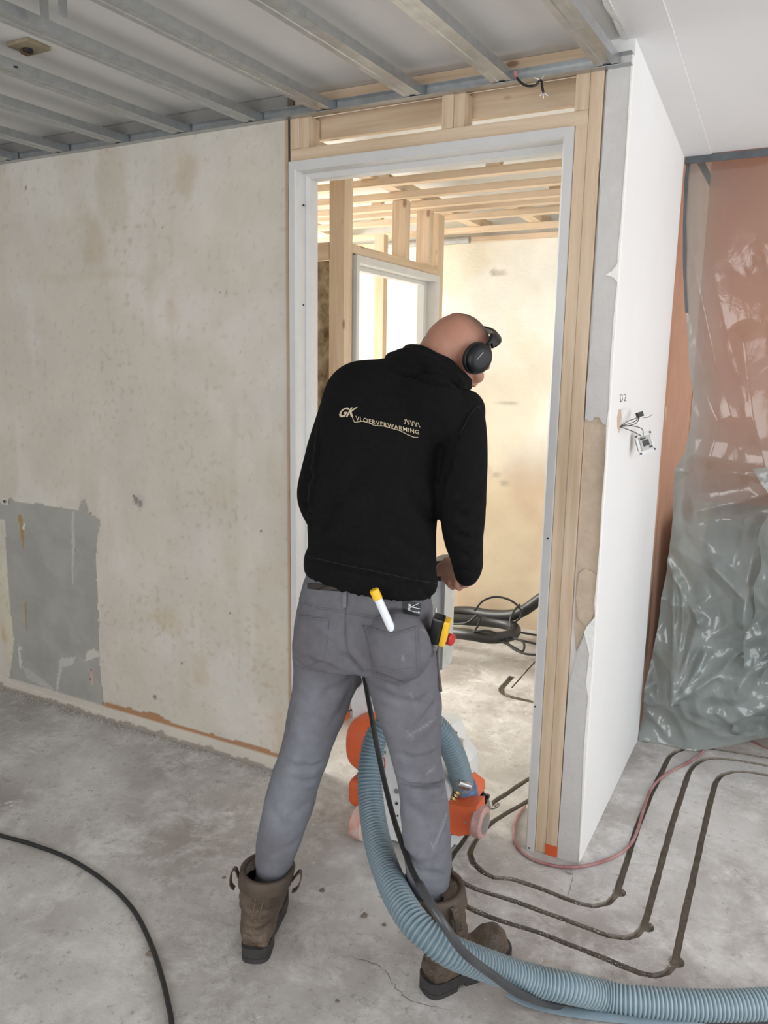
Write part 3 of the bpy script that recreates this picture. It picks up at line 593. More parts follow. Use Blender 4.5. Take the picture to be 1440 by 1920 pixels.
pebbles('groove_crumbs', pb, .0008, .0022, mat('crumb_grey', (.50, .48, .45), .9), 'fine concrete crumbs along the milled floor grooves', 'crumbs')
pb = [(random.uniform(-2.6, .5), random.uniform(.9, 4.4), 0) for _ in range(420)]
pebbles('floor_grit', pb, .001, .0035, MD, 'scattered grit over the concrete floor', 'grit', .5)
for (u, v, r, lb) in [(604, 1670, .008, 'small brown stone between the boots, nearer the left boot'), (683, 1718, .009, 'small brown stone on the floor midway between the boots'), (420, 1646, .006, 'dark chip of stone left of the left boot'), (720, 1735, .006, 'reddish chip beside the right boot'), (632, 1878, .005, 'ochre chip on the floor at the bottom centre'), (281, 1790, .010, 'pale rubble lump beside the black cable')]:
    c = FL(u, v); bm = bmesh.new(); bmesh.ops.create_icosphere(bm, subdivisions=2, radius=r)
    for q in bm.verts: q.co *= 1+.5*noise.noise(q.co*160+c); q.co.z *= .5
    V = [q.co+c+Vector((0, 0, r*.3)) for q in bm.verts]; Fq = [[q.index for q in f.verts] for f in bm.faces]; bm.free()
    mesh('stone_chip', V, Fq, mat('chip_stone', (.22, .18, .14), .9, var=.3, vscale=60), label=lb, cat='stone')
# hairline cracks cut as thin slivers
def crack(pts, w, par='floor'):
    P = spline([FL(u, v, .0006) for u, v in pts], .012); L = []; R = []
    for i, p in enumerate(P):
        t = (P[min(i+1, len(P)-1)]-P[max(i-1, 0)]).normalized(); n = Vector((-t.y, t.x, 0)); j = Vector((random.gauss(0, .0025), random.gauss(0, .0025), 0)); k = w*random.uniform(.2, 1)*math.sin(math.pi*(i+.5)/len(P)); L.append(p+j+n*k); R.append(p+j-n*k)
    V = L+R; n = len(L); mesh('crack', V, [(i, i+1, n+i+1, n+i) for i in range(n-1)], MG, fl_o)
crack([(632, 1788), (668, 1798), (712, 1812), (735, 1840), (755, 1865), (790, 1882), (850, 1895)], .0022)
crack([(1075, 1640), (1070, 1660), (1062, 1682)], .0015)

# ------------------------------------------------------------ hose and cable heap in the hall
hp = empty('vacuum_hose', (-1.6, 4.3, 0), 'thick black hose coiled on the floor against the back hall wall', 'hose')
def cab_pts(l, y0=4.35): return [PY(u, v, y) for u, v, y in l]
MB().tube(spline(cab_pts([(1040, 1105, 4.3), (1010, 1125, 4.3), (985, 1143, 4.3), (960, 1153, 4.32), (920, 1153, 4.36), (880, 1147, 4.4), (840, 1148, 4.38), (810, 1155, 4.3), (800, 1175, 4.1), (830, 1190, 4.02)])), .033, 16).out('hose_coil', M['dark'], hp, smooth=True)
MB().tube(spline(cab_pts([(830, 1160, 4.3), (870, 1162, 4.32), (920, 1166, 4.34), (955, 1172, 4.30), (966, 1182, 4.2), (955, 1192, 4.08), (920, 1196, 4.0), (880, 1190, 4.0), (845, 1186, 4.05)])), .033, 16).out('hose_coil', M['dark'], hp, smooth=True)
thin = [([(890, 1145, 4.2), (905, 1127, 4.2), (930, 1119, 4.25), (958, 1126, 4.25), (976, 1143, 4.25), (974, 1160, 4.2), (960, 1168, 4.2)], 'thin black cable arching above the hose coil'),
        ([(845, 1170, 4.0), (875, 1168, 3.98), (895, 1153, 3.98), (902, 1158, 3.98), (895, 1175, 3.98), (888, 1185, 3.97), (910, 1182, 3.97), (930, 1187, 3.97)], 'thin black cable looping in front of the hose coil'),
        ([(925, 1199, 4.0), (950, 1207, 3.98), (965, 1218, 3.9), (985, 1226, 3.86), (1010, 1228, 3.86), (1040, 1228, 3.9)], 'lower thin black cable trailing right from the coil'),
        ([(950, 1198, 4.02), (953, 1207, 3.98), (968, 1216, 3.92), (980, 1222, 3.9), (983, 1208, 3.97), (975, 1200, 4.0), (960, 1196, 4.05), (1000, 1206, 4.02), (1040, 1212, 4.02)], 'thin black cable knotted right of the coil'),
        ([(966, 1184, 4.2), (1000, 1190, 4.25), (1040, 1196, 4.3)], 'straight thin cable behind the coil'),
        ([(958, 1180, 4.15), (957, 1160, 4.2), (964, 1145, 4.22), (975, 1133, 4.25)], 'thin cable looped upright around the coil')]
for l, lb in thin: cable('thin_cable', [PY(u, v, y) for u, v, y in l], .0062, M['blackm'], lb, group=None)

# ------------------------------------------------------------ switch insert hanging out of the white wall
c = onwall(1184, 829, .045)
sw = empty('switch_insert', c, 'loose metal switch insert hanging by its wires from the white wall', 'switch')
nrm = Vector((.72, -.66, .22)).normalized(); ux = Vector((.62, .76, .25)); ux = (ux-nrm*ux.dot(nrm)).normalized(); uz = nrm.cross(ux)
if uz.z < 0: uz = -uz
def T3(M_): return M_
MS = Matrix((ux, uz, nrm)).transposed().to_4x4(); MS.translation = c
def swb(a, b, bev=0): return MB().box(a, b, bev, M=MS)
fr = MB()
for a, b in (((-.035, -.035, 0), (.035, -.024, .002)), ((-.035, .024, 0), (.035, .035, .002)), ((-.035, -.024, 0), (-.024, .024, .002)), ((.024, -.024, 0), (.035, .024, .002))): fr.box(a, b, .0005, M=MS)
fr.out('mounting_plate', M['chrome'], sw)
swb((-.022, -.022, -.022), (.022, .022, .003), .003).out('switch_body', mat('grey_switch_plastic', (.42, .41, .38), .5), sw)
swb((-.012, -.010, .003), (.012, .010, .006), .001).out('rocker', M['black'], sw); swb((-.018, .014, .003), (.004, .019, .005)).out('clamp', M['black'], sw); swb((.010, -.020, .003), (.020, -.014, .005)).out('clamp', M['black'], sw)
for sx_, sy in ((-1, -1), (1, 1), (-1, 1), (1, -1)):
    a = MS @ Vector((sx_*.0295, sy*.0295, .002)); b = MS @ Vector((sx_*.0295, sy*.0295, .0035)); MB().cyl(a, b, .0035, 10).out('screw', M['dark'], sw)
h0 = onwall(1161, 800, .002)
for pts in ([h0, onwall(1172, 798, .02), onwall(1180, 803, .04), onwall(1183, 815, .04)], [h0, onwall(1168, 808, .03), onwall(1174, 815, .045), onwall(1178, 820, .04)]):
    MB().tube(spline(pts, .005), .0014, 7).out('wire', M['black'], sw)
c2_ = onwall(1179, 777, .035); cn = empty('wire_connector', c2_, 'small black wire connector above the loose switch', 'connector')
MC2 = MS.copy(); MC2.translation = c2_; MB().box((-.011, -.007, -.006), (.011, .009, .006), .001, M=MC2).out('connector_block', M['black'], cn)
for k, e in enumerate([(1167, 790), (1170, 794), (1173, 797)]):
    MB().tube(spline([c2_+Vector((0, 0, -.006)), onwall(e[0]+3, e[1]-5, .03), onwall(e[0], e[1], .015), h0], .005), .0013, 7).out('wire', M['black'], cn)
MB().tube(spline([onwall(1186, 782, .035), onwall(1193, 781, .04), onwall(1198, 776, .045)], .004), .001, 6).out('wire_end', M['black'], cn)
MB().tube(spline([h0, onwall(1163, 775, .01), onwall(1168, 765, .015), onwall(1172, 768, .02)], .005), .001, 6).out('wire', M['wht'], cn, label='white wire')

# ------------------------------------------------------------ loose wires and bits at the ceiling
wr = empty('ceiling_wire', PY(985, 150, D-.05), 'loose black wire with connector dangling from the steel track above the doorway', 'wire')
yy = D-.06
MB().tube(spline([PY(966, 138, yy), PY(972, 150, yy), PY(985, 160, yy), PY(1003, 160, yy), PY(1014, 150, yy), PY(1017, 165, yy), PY(1019, 175, yy)], .006), .0035, 8).out('wire', M['black'], wr, smooth=True)
MB().tube([PY(965, 134, yy), PY(968, 146, yy)], .006, 8).out('connector', M['wire'], wr, label='reddish connector')
for e in ((1012, 180), (1019, 184), (1027, 180)): MB().tube([PY(1018, 172, yy), PY(*e, yy)], .0013, 6).out('wire_strand', M['wht'], wr)
MB().tube([PY(1002, 146, yy), PY(1014, 150, yy), PY(1021, 140, D-.02)], .0013, 6).out('wire_strand', M['wht'], wr)
wl = empty('ceiling_wire', FL(10, 128, 2.45), 'short curled wire end hanging from the ceiling at upper left', 'wire')
MB().tube(spline([FL(-8, 142, 2.5), FL(3, 130, 2.44), FL(12, 124, 2.43), FL(33, 126, 2.43)], .01), .003, 7).out('wire', M['black'], wl); MB().tube(spline([FL(12, 126, 2.43), FL(15, 117, 2.44)], .01), .003, 7).out('wire_end', M['black'], wl)
cb2 = FL(54, 90, 2.49); jb = empty('ceiling_box', (cb2.x, cb2.y, 2.485), 'old brown junction box base on the ceiling at upper left', 'junction box')
mbw = mat('aged_yellow_plastic', (.36, .30, .2), .6, var=.4, vscale=20)
MB().box((cb2.x-.045, cb2.y-.04, 2.488), (cb2.x+.045, cb2.y+.04, 2.4995), .003).out('base_plate', mbw, jb); MB().cyl((cb2.x-.005, cb2.y, 2.478), (cb2.x-.005, cb2.y, 2.49), .014, 14).out('socket', M['dark'], jb); MB().box((cb2.x-.022, cb2.y-.012, 2.474), (cb2.x-.008, cb2.y+.012, 2.489), .002).out('terminal', mat('brown_bakelite', (.12, .07, .03), .5), jb)
hg = FL(100, 10, 2.449); hh = empty('profile_hanger', (hg.x, hg.y, 2.44), 'folded steel hanger clip gripping the second profile', 'hanger clip')
MB().box((hg.x-.034, hg.y-.012, 2.40+.018), (hg.x-.031, hg.y+.012, 2.4995)).out('hanger_arm', M['steel'], hh); MB().box((hg.x+.031, hg.y-.012, 2.40+.018), (hg.x+.034, hg.y+.012, 2.4995)).out('hanger_arm', M['steel'], hh); MB().box((hg.x-.034, hg.y-.012, 2.497), (hg.x+.034, hg.y+.012, 2.4995)).out('hanger_bridge', M['steel'], hh)
# wall fittings on the stained wall
c = PY(9, 940, D-.008); soc = empty('wall_ring', c, 'small round metal fixing ring on the stained wall at far left', 'fixing')
MB().box((c.x-.016, D-.006, c.z-.016), (c.x+.016, D+.001, c.z+.016), .002).out('ring_plate', M['cream'], soc); MB().cyl((c.x, D-.012, c.z), (c.x, D-.005, c.z), .009, 16).out('ring', M['chrome'], soc); MB().cyl((c.x, D-.0125, c.z), (c.x, D-.0115, c.z), .005, 12).out('bore', M['black'], soc)

# ------------------------------------------------------------ floor milling machine
mm_ = empty('floor_milling_machine', (-1.05, 2.3, 0), 'white and orange floor milling machine standing in the doorway behind the worker', 'milling machine')
def px2(l, y): return [PY(u, v, y) for u, v in l]
yf = 2.17
MB().prism(px2([(684, 1382), (700, 1376), (770, 1388), (806, 1402), (818, 1440), (842, 1472), (842, 1508), (846, 1590), (760, 1582), (680, 1558)], yf), (0, .26, 0)).out('body_housing', M['mwhite'], mm_)
MB().prism(px2([(683, 1556), (848, 1590), (846, 1600), (686, 1570)], yf+.02), (0, .22, 0)).out('base_frame', M['steel'], mm_)
MB().prism(px2([(658, 1268), (700, 1262), (712, 1300), (704, 1335), (664, 1345), (655, 1310)], 2.36), (0, .08, 0)).out('rear_cowl', M['mwhite'], mm_)
c = PY(661, 1278, 2.34); MB().cyl(c, c+Vector((0, .03, 0)), .028, 24, bev=.005).out('black_knob', M['black'], mm_)
# orange motor dome (superellipsoid) and lower motor end
def sup(c, r, e=2.6, n=28):
    V = []; Fq = []
    for j in range(n+1):
        th = math.pi*j/n-math.pi/2
        for i in range(2*n):
            ph = math.pi*i/n; f = lambda q: math.copysign(abs(q)**(2/e), q)
            V.append((c[0]+r[0]*f(math.cos(th))*f(math.cos(ph)), c[1]+r[1]*f(math.cos(th))*f(math.sin(ph)), c[2]+r[2]*f(math.sin(th))))
    for j in range(n):
        for i in range(2*n): Fq.append((j*2*n+i, j*2*n+(i+1) % (2*n), (j+1)*2*n+(i+1) % (2*n), (j+1)*2*n+i))
    return V, Fq
def motor(nm, u0, u1, v0, v1, y, dy, e, m, lab=None):
    a = PY(u0, (v0+v1)/2, y); b = PY(u1, (v0+v1)/2, y); t = PY((u0+u1)/2, v0, y); q = PY((u0+u1)/2, v1, y)
    mb = MB(); mb.add(*sup(((a.x+b.x)/2, y, (t.z+q.z)/2), ((b.x-a.x)/2, dy, (t.z-q.z)/2), e)); return mb.out(nm, m, mm_, smooth=True, label=lab)
motor('motor_cover', 658, 738, 1343, 1441, 2.31, .085, 2.7, M['orange'])
motor('motor_cover', 662, 742, 1459, 1512, 2.25, .055, 4.5, M['orange'], 'lower orange motor end')
a = PY(704, 1392, yf-.002)
def wheel(u, v, y, r, w, par, lab, mt, hub, dirx=1):
    c = PY(u, v, y); c.z = max(c.z, r+.001); R_w = empty('wheel', c, parent=par); 
    if lab: R_w['label'] = lab
    MB().cyl((c.x-w/2, c.y, c.z), (c.x+w/2, c.y, c.z), r, 32, bev=.006).out('tyre', mt, R_w, smooth=False)
    MB().cyl((c.x+w/2*.6, c.y, c.z), (c.x+w/2+.002, c.y, c.z), r*.66, 24).out('hub', hub, R_w); return c
MP = mat('dusty_pink_rubber', (.55, .33, .30), .7, var=.3, vscale=30)
MW = mat('dusty_white_rubber', (.62, .57, .55), .7, var=.35, vscale=18, col2=(.60, .25, .18))
wheel(679, 1549, 2.16, .058, .05, mm_, 'dusty pale wheel', MW, M['dark'])
wheel(900, 1541, 2.17, .050, .036, mm_, 'dusty orange wheel', MP, M['steel'])
MB().prism(px2([(835, 1507), (850, 1510), (872, 1513), (893, 1513), (893, 1563), (860, 1568), (842, 1562), (835, 1545)], 2.15), (0, .075, 0)).out('wheel_arm', M['orange'], mm_)
for u in (872, 884):
    c = PY(u, 1543, 2.149); MB().cyl(c, c+Vector((0, .003, 0)), .004, 12).out('bolt', M['chrome'], mm_)
MB().prism(px2([(846, 1566), (868, 1566), (858, 1584), (845, 1582)], 2.17), (0, .08, 0)).out('lower_plate', M['mwhite'], mm_)
# blade guard
MB().prism(px2([(858, 1385), (868, 1388), (870, 1445), (885, 1460), (900, 1482), (916, 1496), (921, 1512), (915, 1530), (888, 1520), (860, 1500), (855, 1440)], 2.36), (0, .012, 0)).out('blade_guard', M['cream'], mm_)
MB().prism(px2([(848, 1480), (872, 1468), (892, 1484), (893, 1500), (880, 1516), (846, 1508)], 2.27), (0, .085, 0)).out('motor_bracket', M['orange'], mm_)
MB().prism(px2([(822, 1400), (842, 1408), (850, 1440), (848, 1480), (824, 1478)], 2.26), (0, .08, 0)).out('metal_housing', M['chrome'], mm_)
c = PY(905, 1496, 2.35); kb = MB().cyl(c, c+Vector((0, .012, 0)), .016, 12, bev=.003)
for k in range(4): q = Vector((math.cos(k*math.pi/2+.4), 0, math.sin(k*math.pi/2+.4)))*.016; kb.cyl(c+q, c+q+Vector((0, .012, 0)), .008, 10)
kb.out('star_knob', M['black'], mm_)
MB().tube(spline([PY(915, 1510, 2.34), PY(922, 1517, 2.33), PY(934, 1512, 2.33), (PY(936, 1506, 2.34)), PY(927, 1512, 2.34)], .004), .0022, 7).out('spring_clip', M['chrome'], mm_)
c = PY(858, 1468, 2.16); MB().cyl(c, c+Vector((.03, .03, -.02)), .013, 16, bev=.002).out('pipe_fitting', M['chrome'], mm_)
c = PY(860, 1484, 2.2); c1 = PY(846, 1506, 2.18)
bb = MB(); [bb.cyl(c+(c1-c)*k/4, c+(c1-c)*(k+.7)/4, .009 if k % 2 else .012, 12) for k in range(4)]; bb.out('brass_fitting', M['brass'], mm_)
for u, v, r in ((744, 1483, .009), (744, 1506, .005), (746, 1529, .003)):
    c = PY(u, v, yf); MB().cyl(c-Vector((0, .004, 0)), c+Vector((0, .002, 0)), r, 16).out('bolt', M['steel'] if r > .006 else M['dark'], mm_)
rim = [PY(u, v, yf-.002) for u, v in [(712, 1420), (716, 1417), (720, 1422), (721, 1436), (717, 1445), (711, 1443)]]
MB().tube(spline(rim, .004), .0016, 6).out('sticker_outline', M['red'], mm_, label='red sticker outline')
for st in ([(718, 1402), (720, 1406)], [(714, 1410), (716, 1407), (717, 1412)], [(719, 1409), (722, 1409), (720, 1413)], [(723, 1408), (723, 1413), (725, 1414)]):
    MB().tube([PY(u, v, yf-.001) for u, v in st], .0007, 5).out('pen_mark', M['black'], mm_)
c = PY(851, 1388, 2.33); MB().cyl(c, c+Vector((.004, 0, .03)), .008, 12).out('lever_cap', M['black'], mm_)
# control column: white plate with grey edge, handlebar, red stop button
MB().prism(px2([(768, 1066), (825, 1056), (833, 1060), (826, 1256), (768, 1262)], 2.19), (0, .07, 0)).out('control_box', M['mwhite'], mm_)
MB().prism(px2([(829, 1060), (836, 1061), (829, 1256), (825, 1256)], 2.186), (0, .078, 0)).out('box_edge', M['steel'], mm_)
MB().prism(px2([(800, 1054), (832, 1051), (836, 1056), (834, 1062), (800, 1064)], 2.15), (0, .11, 0)).out('box_lid', M['dark'], mm_)
for u in (745, 800): MB().tube([PY(u, 1255, 2.22), PY(u-10, 1400, 2.28)], .016, 14).out('column_tube', M['mwhite'], mm_)
MB().tube([PY(600, 1085, 2.02), PY(620, 1080, 2.02), PY(862, 1082, 2.02), PY(880, 1086, 2.02)], .013, 16).out('handlebar', M['dark'], mm_)
for u in (720, 800): MB().tube([PY(u, 1083, 2.02), PY(u, 1110, 2.2)], .011, 12).out('handle_bracket', M['steel'], mm_)
c = PY(825, 1192, 2.17); MB().tube([c+Vector((-.02, .01, .0)), c, c+Vector((.008, -.004, .0))], [.013, .013, .013], 16).out('stop_stem', M['yellow'], mm_)
d_ = Vector((.045, -.01, -.003)); MB().tube([c, c+d_*.55, c+d_*.6, c+d_, c+d_*1.05], [.014, .014, .019, .019, .015], 20).out('stop_button', M['red'], mm_)
# suction hose: corrugated, from the blade guard over the machine, between the legs and along the floor
HC = [(868, 1478, 2.24), (862, 1448, 2.20), (850, 1412, 2.16), (830, 1376, 2.12), (800, 1350, 2.08), (765, 1345, 2.02), (732, 1352, 1.97), (708, 1378, 1.93), (697, 1415, 1.90), (693, 1460, 1.86), (697, 1515, 1.81), (706, 1570, 1.74), (722, 1625, 1.66), (748, 1685, 1.575), (784, 1738, 1.525), (833, 1777, 1.53), (885, 1800, 1.58), (940, 1820, 1.645), (1000, 1838, 1.705), (1060, 1851, 1.75)]
HP = [PY(u, v, y) for u, v, y in HC]
HP += [FL(u, v, z) for u, v, z in [(1130, 1866, .0378), (1200, 1877, .0378), (1320, 1885, .0378), (1440, 1882, .0378), (1600, 1868, .0378)]]
HS0 = spline(HP, .004)
def resample(P, st):
    o = [P[0].copy()]; acc = 0.0
    for a, b in zip(P, P[1:]):
        L_ = (b-a).length; t = st-acc
        while t <= L_: o.append(a.lerp(b, t/L_)); t += st
        acc = L_-(t-st)
    return o
HS = resample(HS0, .0024); rh = .0345
R_h = [rh+.0032*math.cos(2*math.pi*i*.0024/.0105) for i in range(len(HS))]
M['hose'] = bpy.data.materials.new('blue_grey_hose'); hm = M['hose']; hm.use_nodes = True; b = hm.node_tree.nodes['Principled BSDF']; b.inputs['Roughness'].default_value = .45
at = hm.node_tree.nodes.new('ShaderNodeAttribute'); at.attribute_name = 'paint'; hm.node_tree.links.new(at.outputs['Color'], b.inputs['Base Color'])
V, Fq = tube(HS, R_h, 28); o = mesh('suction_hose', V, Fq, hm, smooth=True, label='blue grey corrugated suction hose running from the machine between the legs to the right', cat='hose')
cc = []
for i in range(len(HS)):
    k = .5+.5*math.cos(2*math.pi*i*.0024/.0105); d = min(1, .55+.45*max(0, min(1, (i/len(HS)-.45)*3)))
    base = np.array([.09, .165, .22])*(1-k)+np.array([.36, .45, .49])*k*d; cc += [base]*28  # rib shading put into the colour: pale crests, dark valleys
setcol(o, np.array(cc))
MB().tube([HP[0]+Vector((0, 0, .01)), HP[0]+Vector((.004, .02, -.04))], [.043, .043], 24).out('hose_cuff', mat('blue_plastic', (.08, .14, .26), .4), o, smooth=True)
# black power cord hanging in front of the hose
CC = [(672, 1235, 1.98), (683, 1270, 1.92), (694, 1330, 1.86), (712, 1425, 1.80), (737, 1530, 1.71), (768, 1620, 1.58), (792, 1668, 1.49), (830, 1730, 1.455), (870, 1786, 1.49), (925, 1829, 1.56), (980, 1866, 1.64)]
CP = [PY(*p) for p in CC]+[FL(u, v, z) for u, v, z in [(1060, 1888, .007), (1180, 1903, .007), (1320, 1913, .007), (1480, 1912, .007)]]
ch = empty('machine_cord', CP[0], 'black power cord hanging between the legs down to the suction hose', 'cord')
nsp = spline(CP, .02); k1 = next(i for i, p in enumerate(nsp) if (p-CP[6]).length < .02)
MB().tube(nsp[:k1+1], .0075, 12).out('cord', M['blackm'], ch, smooth=True)
MB().tube(nsp[k1:], [.0105]*(len(nsp)-k1), 12).out('cord_sleeve', mat('grey_cord_sleeve', (.06, .065, .07), .35, var=.3, vscale=15), ch, smooth=True, label='dark grey sleeve around the cord')
tg = mat('blue_grey_film_strip', (.20, .27, .32), .35, var=.2)
rp = spline([FL(u, v, .004) for u, v in [(950, 1866), (985, 1882), (1050, 1897), (1150, 1910), (1250, 1917), (1350, 1919)]], .02)
V = []; Fq = []
for i, p in enumerate(rp):
    w = .016*math.sin(math.pi*(i+.5)/len(rp))**.5; V += [p+Vector((.3, 1, 0)).normalized()*w+Vector((0, 0, .008)), p+Vector((0, 0, .011)), p-Vector((.3, 1, 0)).normalized()*w]
for i in range(len(rp)-1):
    for k in (0, 1): Fq.append((i*3+k, i*3+k+1, i*3+4+k, i*3+3+k))
mesh('film_strip', V, Fq, tg, ch, smooth=True)
cable('thin_loop_cable', [PY(u, v, y) for u, v, y in [(636, 1330, 2.5), (655, 1332, 2.45), (680, 1322, 2.4), (697, 1300, 2.36), (700, 1280, 2.36)]], .0045, M['blackm'], 'thin dark cable drooping behind the machine between the legs')
# ------------------------------------------------------------ the worker
def V3(p): return PY(*p)
def loft(rings, seg=28, e=2.3, cap=True, perp=1.0):
    """rings: (left px, left y, right px, right y, half thickness[, shift along thickness]) -> closed tube mesh"""
    C_ = []; A_ = []
    for r in rings:
        a = PY(r[0][0], r[0][1], r[1]); b = PY(r[2][0], r[2][1], r[3]); c = PY((r[0][0]+r[2][0])/2, (r[0][1]+r[2][1])/2, (r[1]+r[3])/2); w = (c-EYE).normalized()
        ra = ray(*r[0]); rb_ = ray(*r[2]); a = a.lerp(EYE+ra*((c-EYE).dot(w)/ra.dot(w)), perp); b = b.lerp(EYE+rb_*((c-EYE).dot(w)/rb_.dot(w)), perp); C_.append((a+b)/2); A_.append((b-a)/2)
    V = []; Fq = []
    for i, r in enumerate(rings):
        T = (C_[min(i+1, len(C_)-1)]-C_[max(i-1, 0)]).normalized(); n = T.cross(A_[i].normalized()).normalized()
        if n.y < 0: n = -n
        c = C_[i]+n*(r[5] if len(r) > 5 else 0)
        for k in range(seg):
            t = 2*math.pi*k/seg; f = lambda q: math.copysign(abs(q)**(2/e), q); V.append(c+A_[i]*f(math.cos(t))+n*r[4]*f(math.sin(t)))
    for i in range(len(rings)-1):
        for k in range(seg): Fq.append((i*seg+k, i*seg+(k+1) % seg, (i+1)*seg+(k+1) % seg, (i+1)*seg+k))
    if cap: Fq.append(tuple(range(seg))[::-1]); Fq.append(tuple((len(rings)-1)*seg+k for k in range(seg)))
    return V, Fq
def smooth_rings(rings, sub=4):
    out = []
    for i in range(len(rings)-1):
        g = lambda j: rings[max(0, min(len(rings)-1, j))]
        def cat(vals, t): a, b, c, d = vals; return .5*((2*b)+(c-a)*t+(2*a-5*b+4*c-d)*t*t+(3*b-a-3*c+d)*t**3)
        for s in range(sub):
            t = s/sub; q = [g(i-1), g(i), g(i+1), g(i+2)]; fl = lambda f: cat([f(x) for x in q], t)
            out.append(((fl(lambda x: x[0][0]), fl(lambda x: x[0][1])), fl(lambda x: x[1]), (fl(lambda x: x[2][0]), fl(lambda x: x[2][1])), fl(lambda x: x[3]), fl(lambda x: x[4]), fl(lambda x: x[5] if len(x) > 5 else 0)))
    out.append(rings[-1] if len(rings[-1]) > 5 else rings[-1]+(0,)); return out
def ell(mb, c, r, Mx=None, e=2.0, n=14):
    V, Fq = sup((0, 0, 0), r, e, n); Mx = Mx or Matrix.Identity(3); return mb.add([Vector(c)+Mx @ Vector(v) for v in V], Fq)
def remesh(mb, voxel, smooth=3, fac=.5):
    me = bpy.data.meshes.new('tmp'); me.from_pydata(mb.v, [], mb.f)
    bm = bmesh.new(); bm.from_mesh(me); bmesh.ops.remove_doubles(bm, verts=bm.verts[:], dist=1e-6); bmesh.ops.recalc_face_normals(bm, faces=bm.faces[:]); bm.to_mesh(me); bm.free()
    o = bpy.data.objects.new('tmp', me); COL.objects.link(o)
    md = o.modifiers.new('r', 'REMESH'); md.mode = 'VOXEL'; md.voxel_size = voxel; md.use_smooth_shade = True
    if smooth: s = o.modifiers.new('s', 'SMOOTH'); s.iterations = smooth; s.factor = fac
    dg = bpy.context.evaluated_depsgraph_get(); dg.update(); m2 = bpy.data.meshes.new_from_object(o.evaluated_get(dg))
    n = len(m2.vertices); co = np.empty(n*3, 'f'); m2.vertices.foreach_get('co', co); V = co.reshape(-1, 3).astype(float)
    no = np.empty(n*3, 'f'); m2.vertices.foreach_get('normal', no); N = no.reshape(-1, 3).astype(float)
    Fq = [tuple(p.vertices) for p in m2.polygons]; bpy.data.objects.remove(o); bpy.data.meshes.remove(me); bpy.data.meshes.remove(m2)
    return V, N, Fq
def bvh(V, Fq): return BVHTree.FromPolygons([Vector(v) for v in V], Fq)
def hit(bt_, u, v):
    d = ray(u, v).normalized(); loc, nn, i, dist = bt_.ray_cast(EYE, d)
    return (loc, nn if nn.dot(d) < 0 else -nn) if loc else (None, None)
def dseg(V, P):
    best = np.full(len(V), 1e9); tt = np.zeros(len(V)); L = len(P)-1
    for i in range(L):
        a = np.array(P[i]); b = np.array(P[i+1]); ab = b-a; t = np.clip(((V-a) @ ab)/max(1e-9, ab @ ab), 0, 1); d = np.linalg.norm(V-a-t[:, None]*ab, axis=1)
        m = d < best; best[m] = d[m]; tt[m] = (i+t[m])/L
    return best, tt
def creases(V, N, Fq, lst):
    """lst: (picture polyline traced on the cloth, width, depth); + sinks a fold with raised flanks, - raises it"""
    bt_ = bvh(V, Fq); V = V.copy()
    for pts, w, dp in lst:
        P = []
        for k in range(len(pts)-1):
            for s in range(6): P.append((pts[k][0]+(pts[k+1][0]-pts[k][0])*s/6, pts[k][1]+(pts[k+1][1]-pts[k][1])*s/6))
        P.append(pts[-1]); H_ = [hit(bt_, *p)[0] for p in P]; H_ = [h for h in H_ if h]
        if len(H_) < 2: continue
        d, t = dseg(V, H_); prof = -np.exp(-(d/w)**2)+.3*np.exp(-((d-2.1*w)/(w*.9))**2); fade = np.clip(np.minimum(t, 1-t)*5, 0.15, 1)
        V += N*(prof*dp*fade)[:, None]
    return V
def wrinkle(V, N, amp, sc, st=(1, 1, 1), seed=0):
    h = np.array([noise.noise(Vector((v[0]*sc*st[0]+seed, v[1]*sc*st[1], v[2]*sc*st[2]))) for v in V]); return V+N*(h*amp)[:, None]
def cloth(name, V, Fq, m, par, **k): return mesh(name, [tuple(v) for v in V], Fq, m, par, smooth=True, **k)
SKIN = mat('skin', (.41, .20, .135), .5, var=.12, vscale=25, bump=.08, bscale=180)
HOODM = mat('black_hoodie_fabric', (.0075, .0075, .008), .95, var=.3, vscale=90, bump=.25, bscale=500, spec=.12)
JM = mat('grey_denim', (.2, .2, .22), .85, attr='paint', var=.16, vscale=35, bump=.3, bscale=420, spec=.2)
BM_ = mat('brown_worn_leather', (.15, .108, .075), .55, vscale=9, col2=(.035, .025, .019), bump=.8, bscale=70, detail=8)
SOLE = mat('dark_rubber_sole', (.045, .042, .042), .75, var=.35, vscale=30, bump=.4)

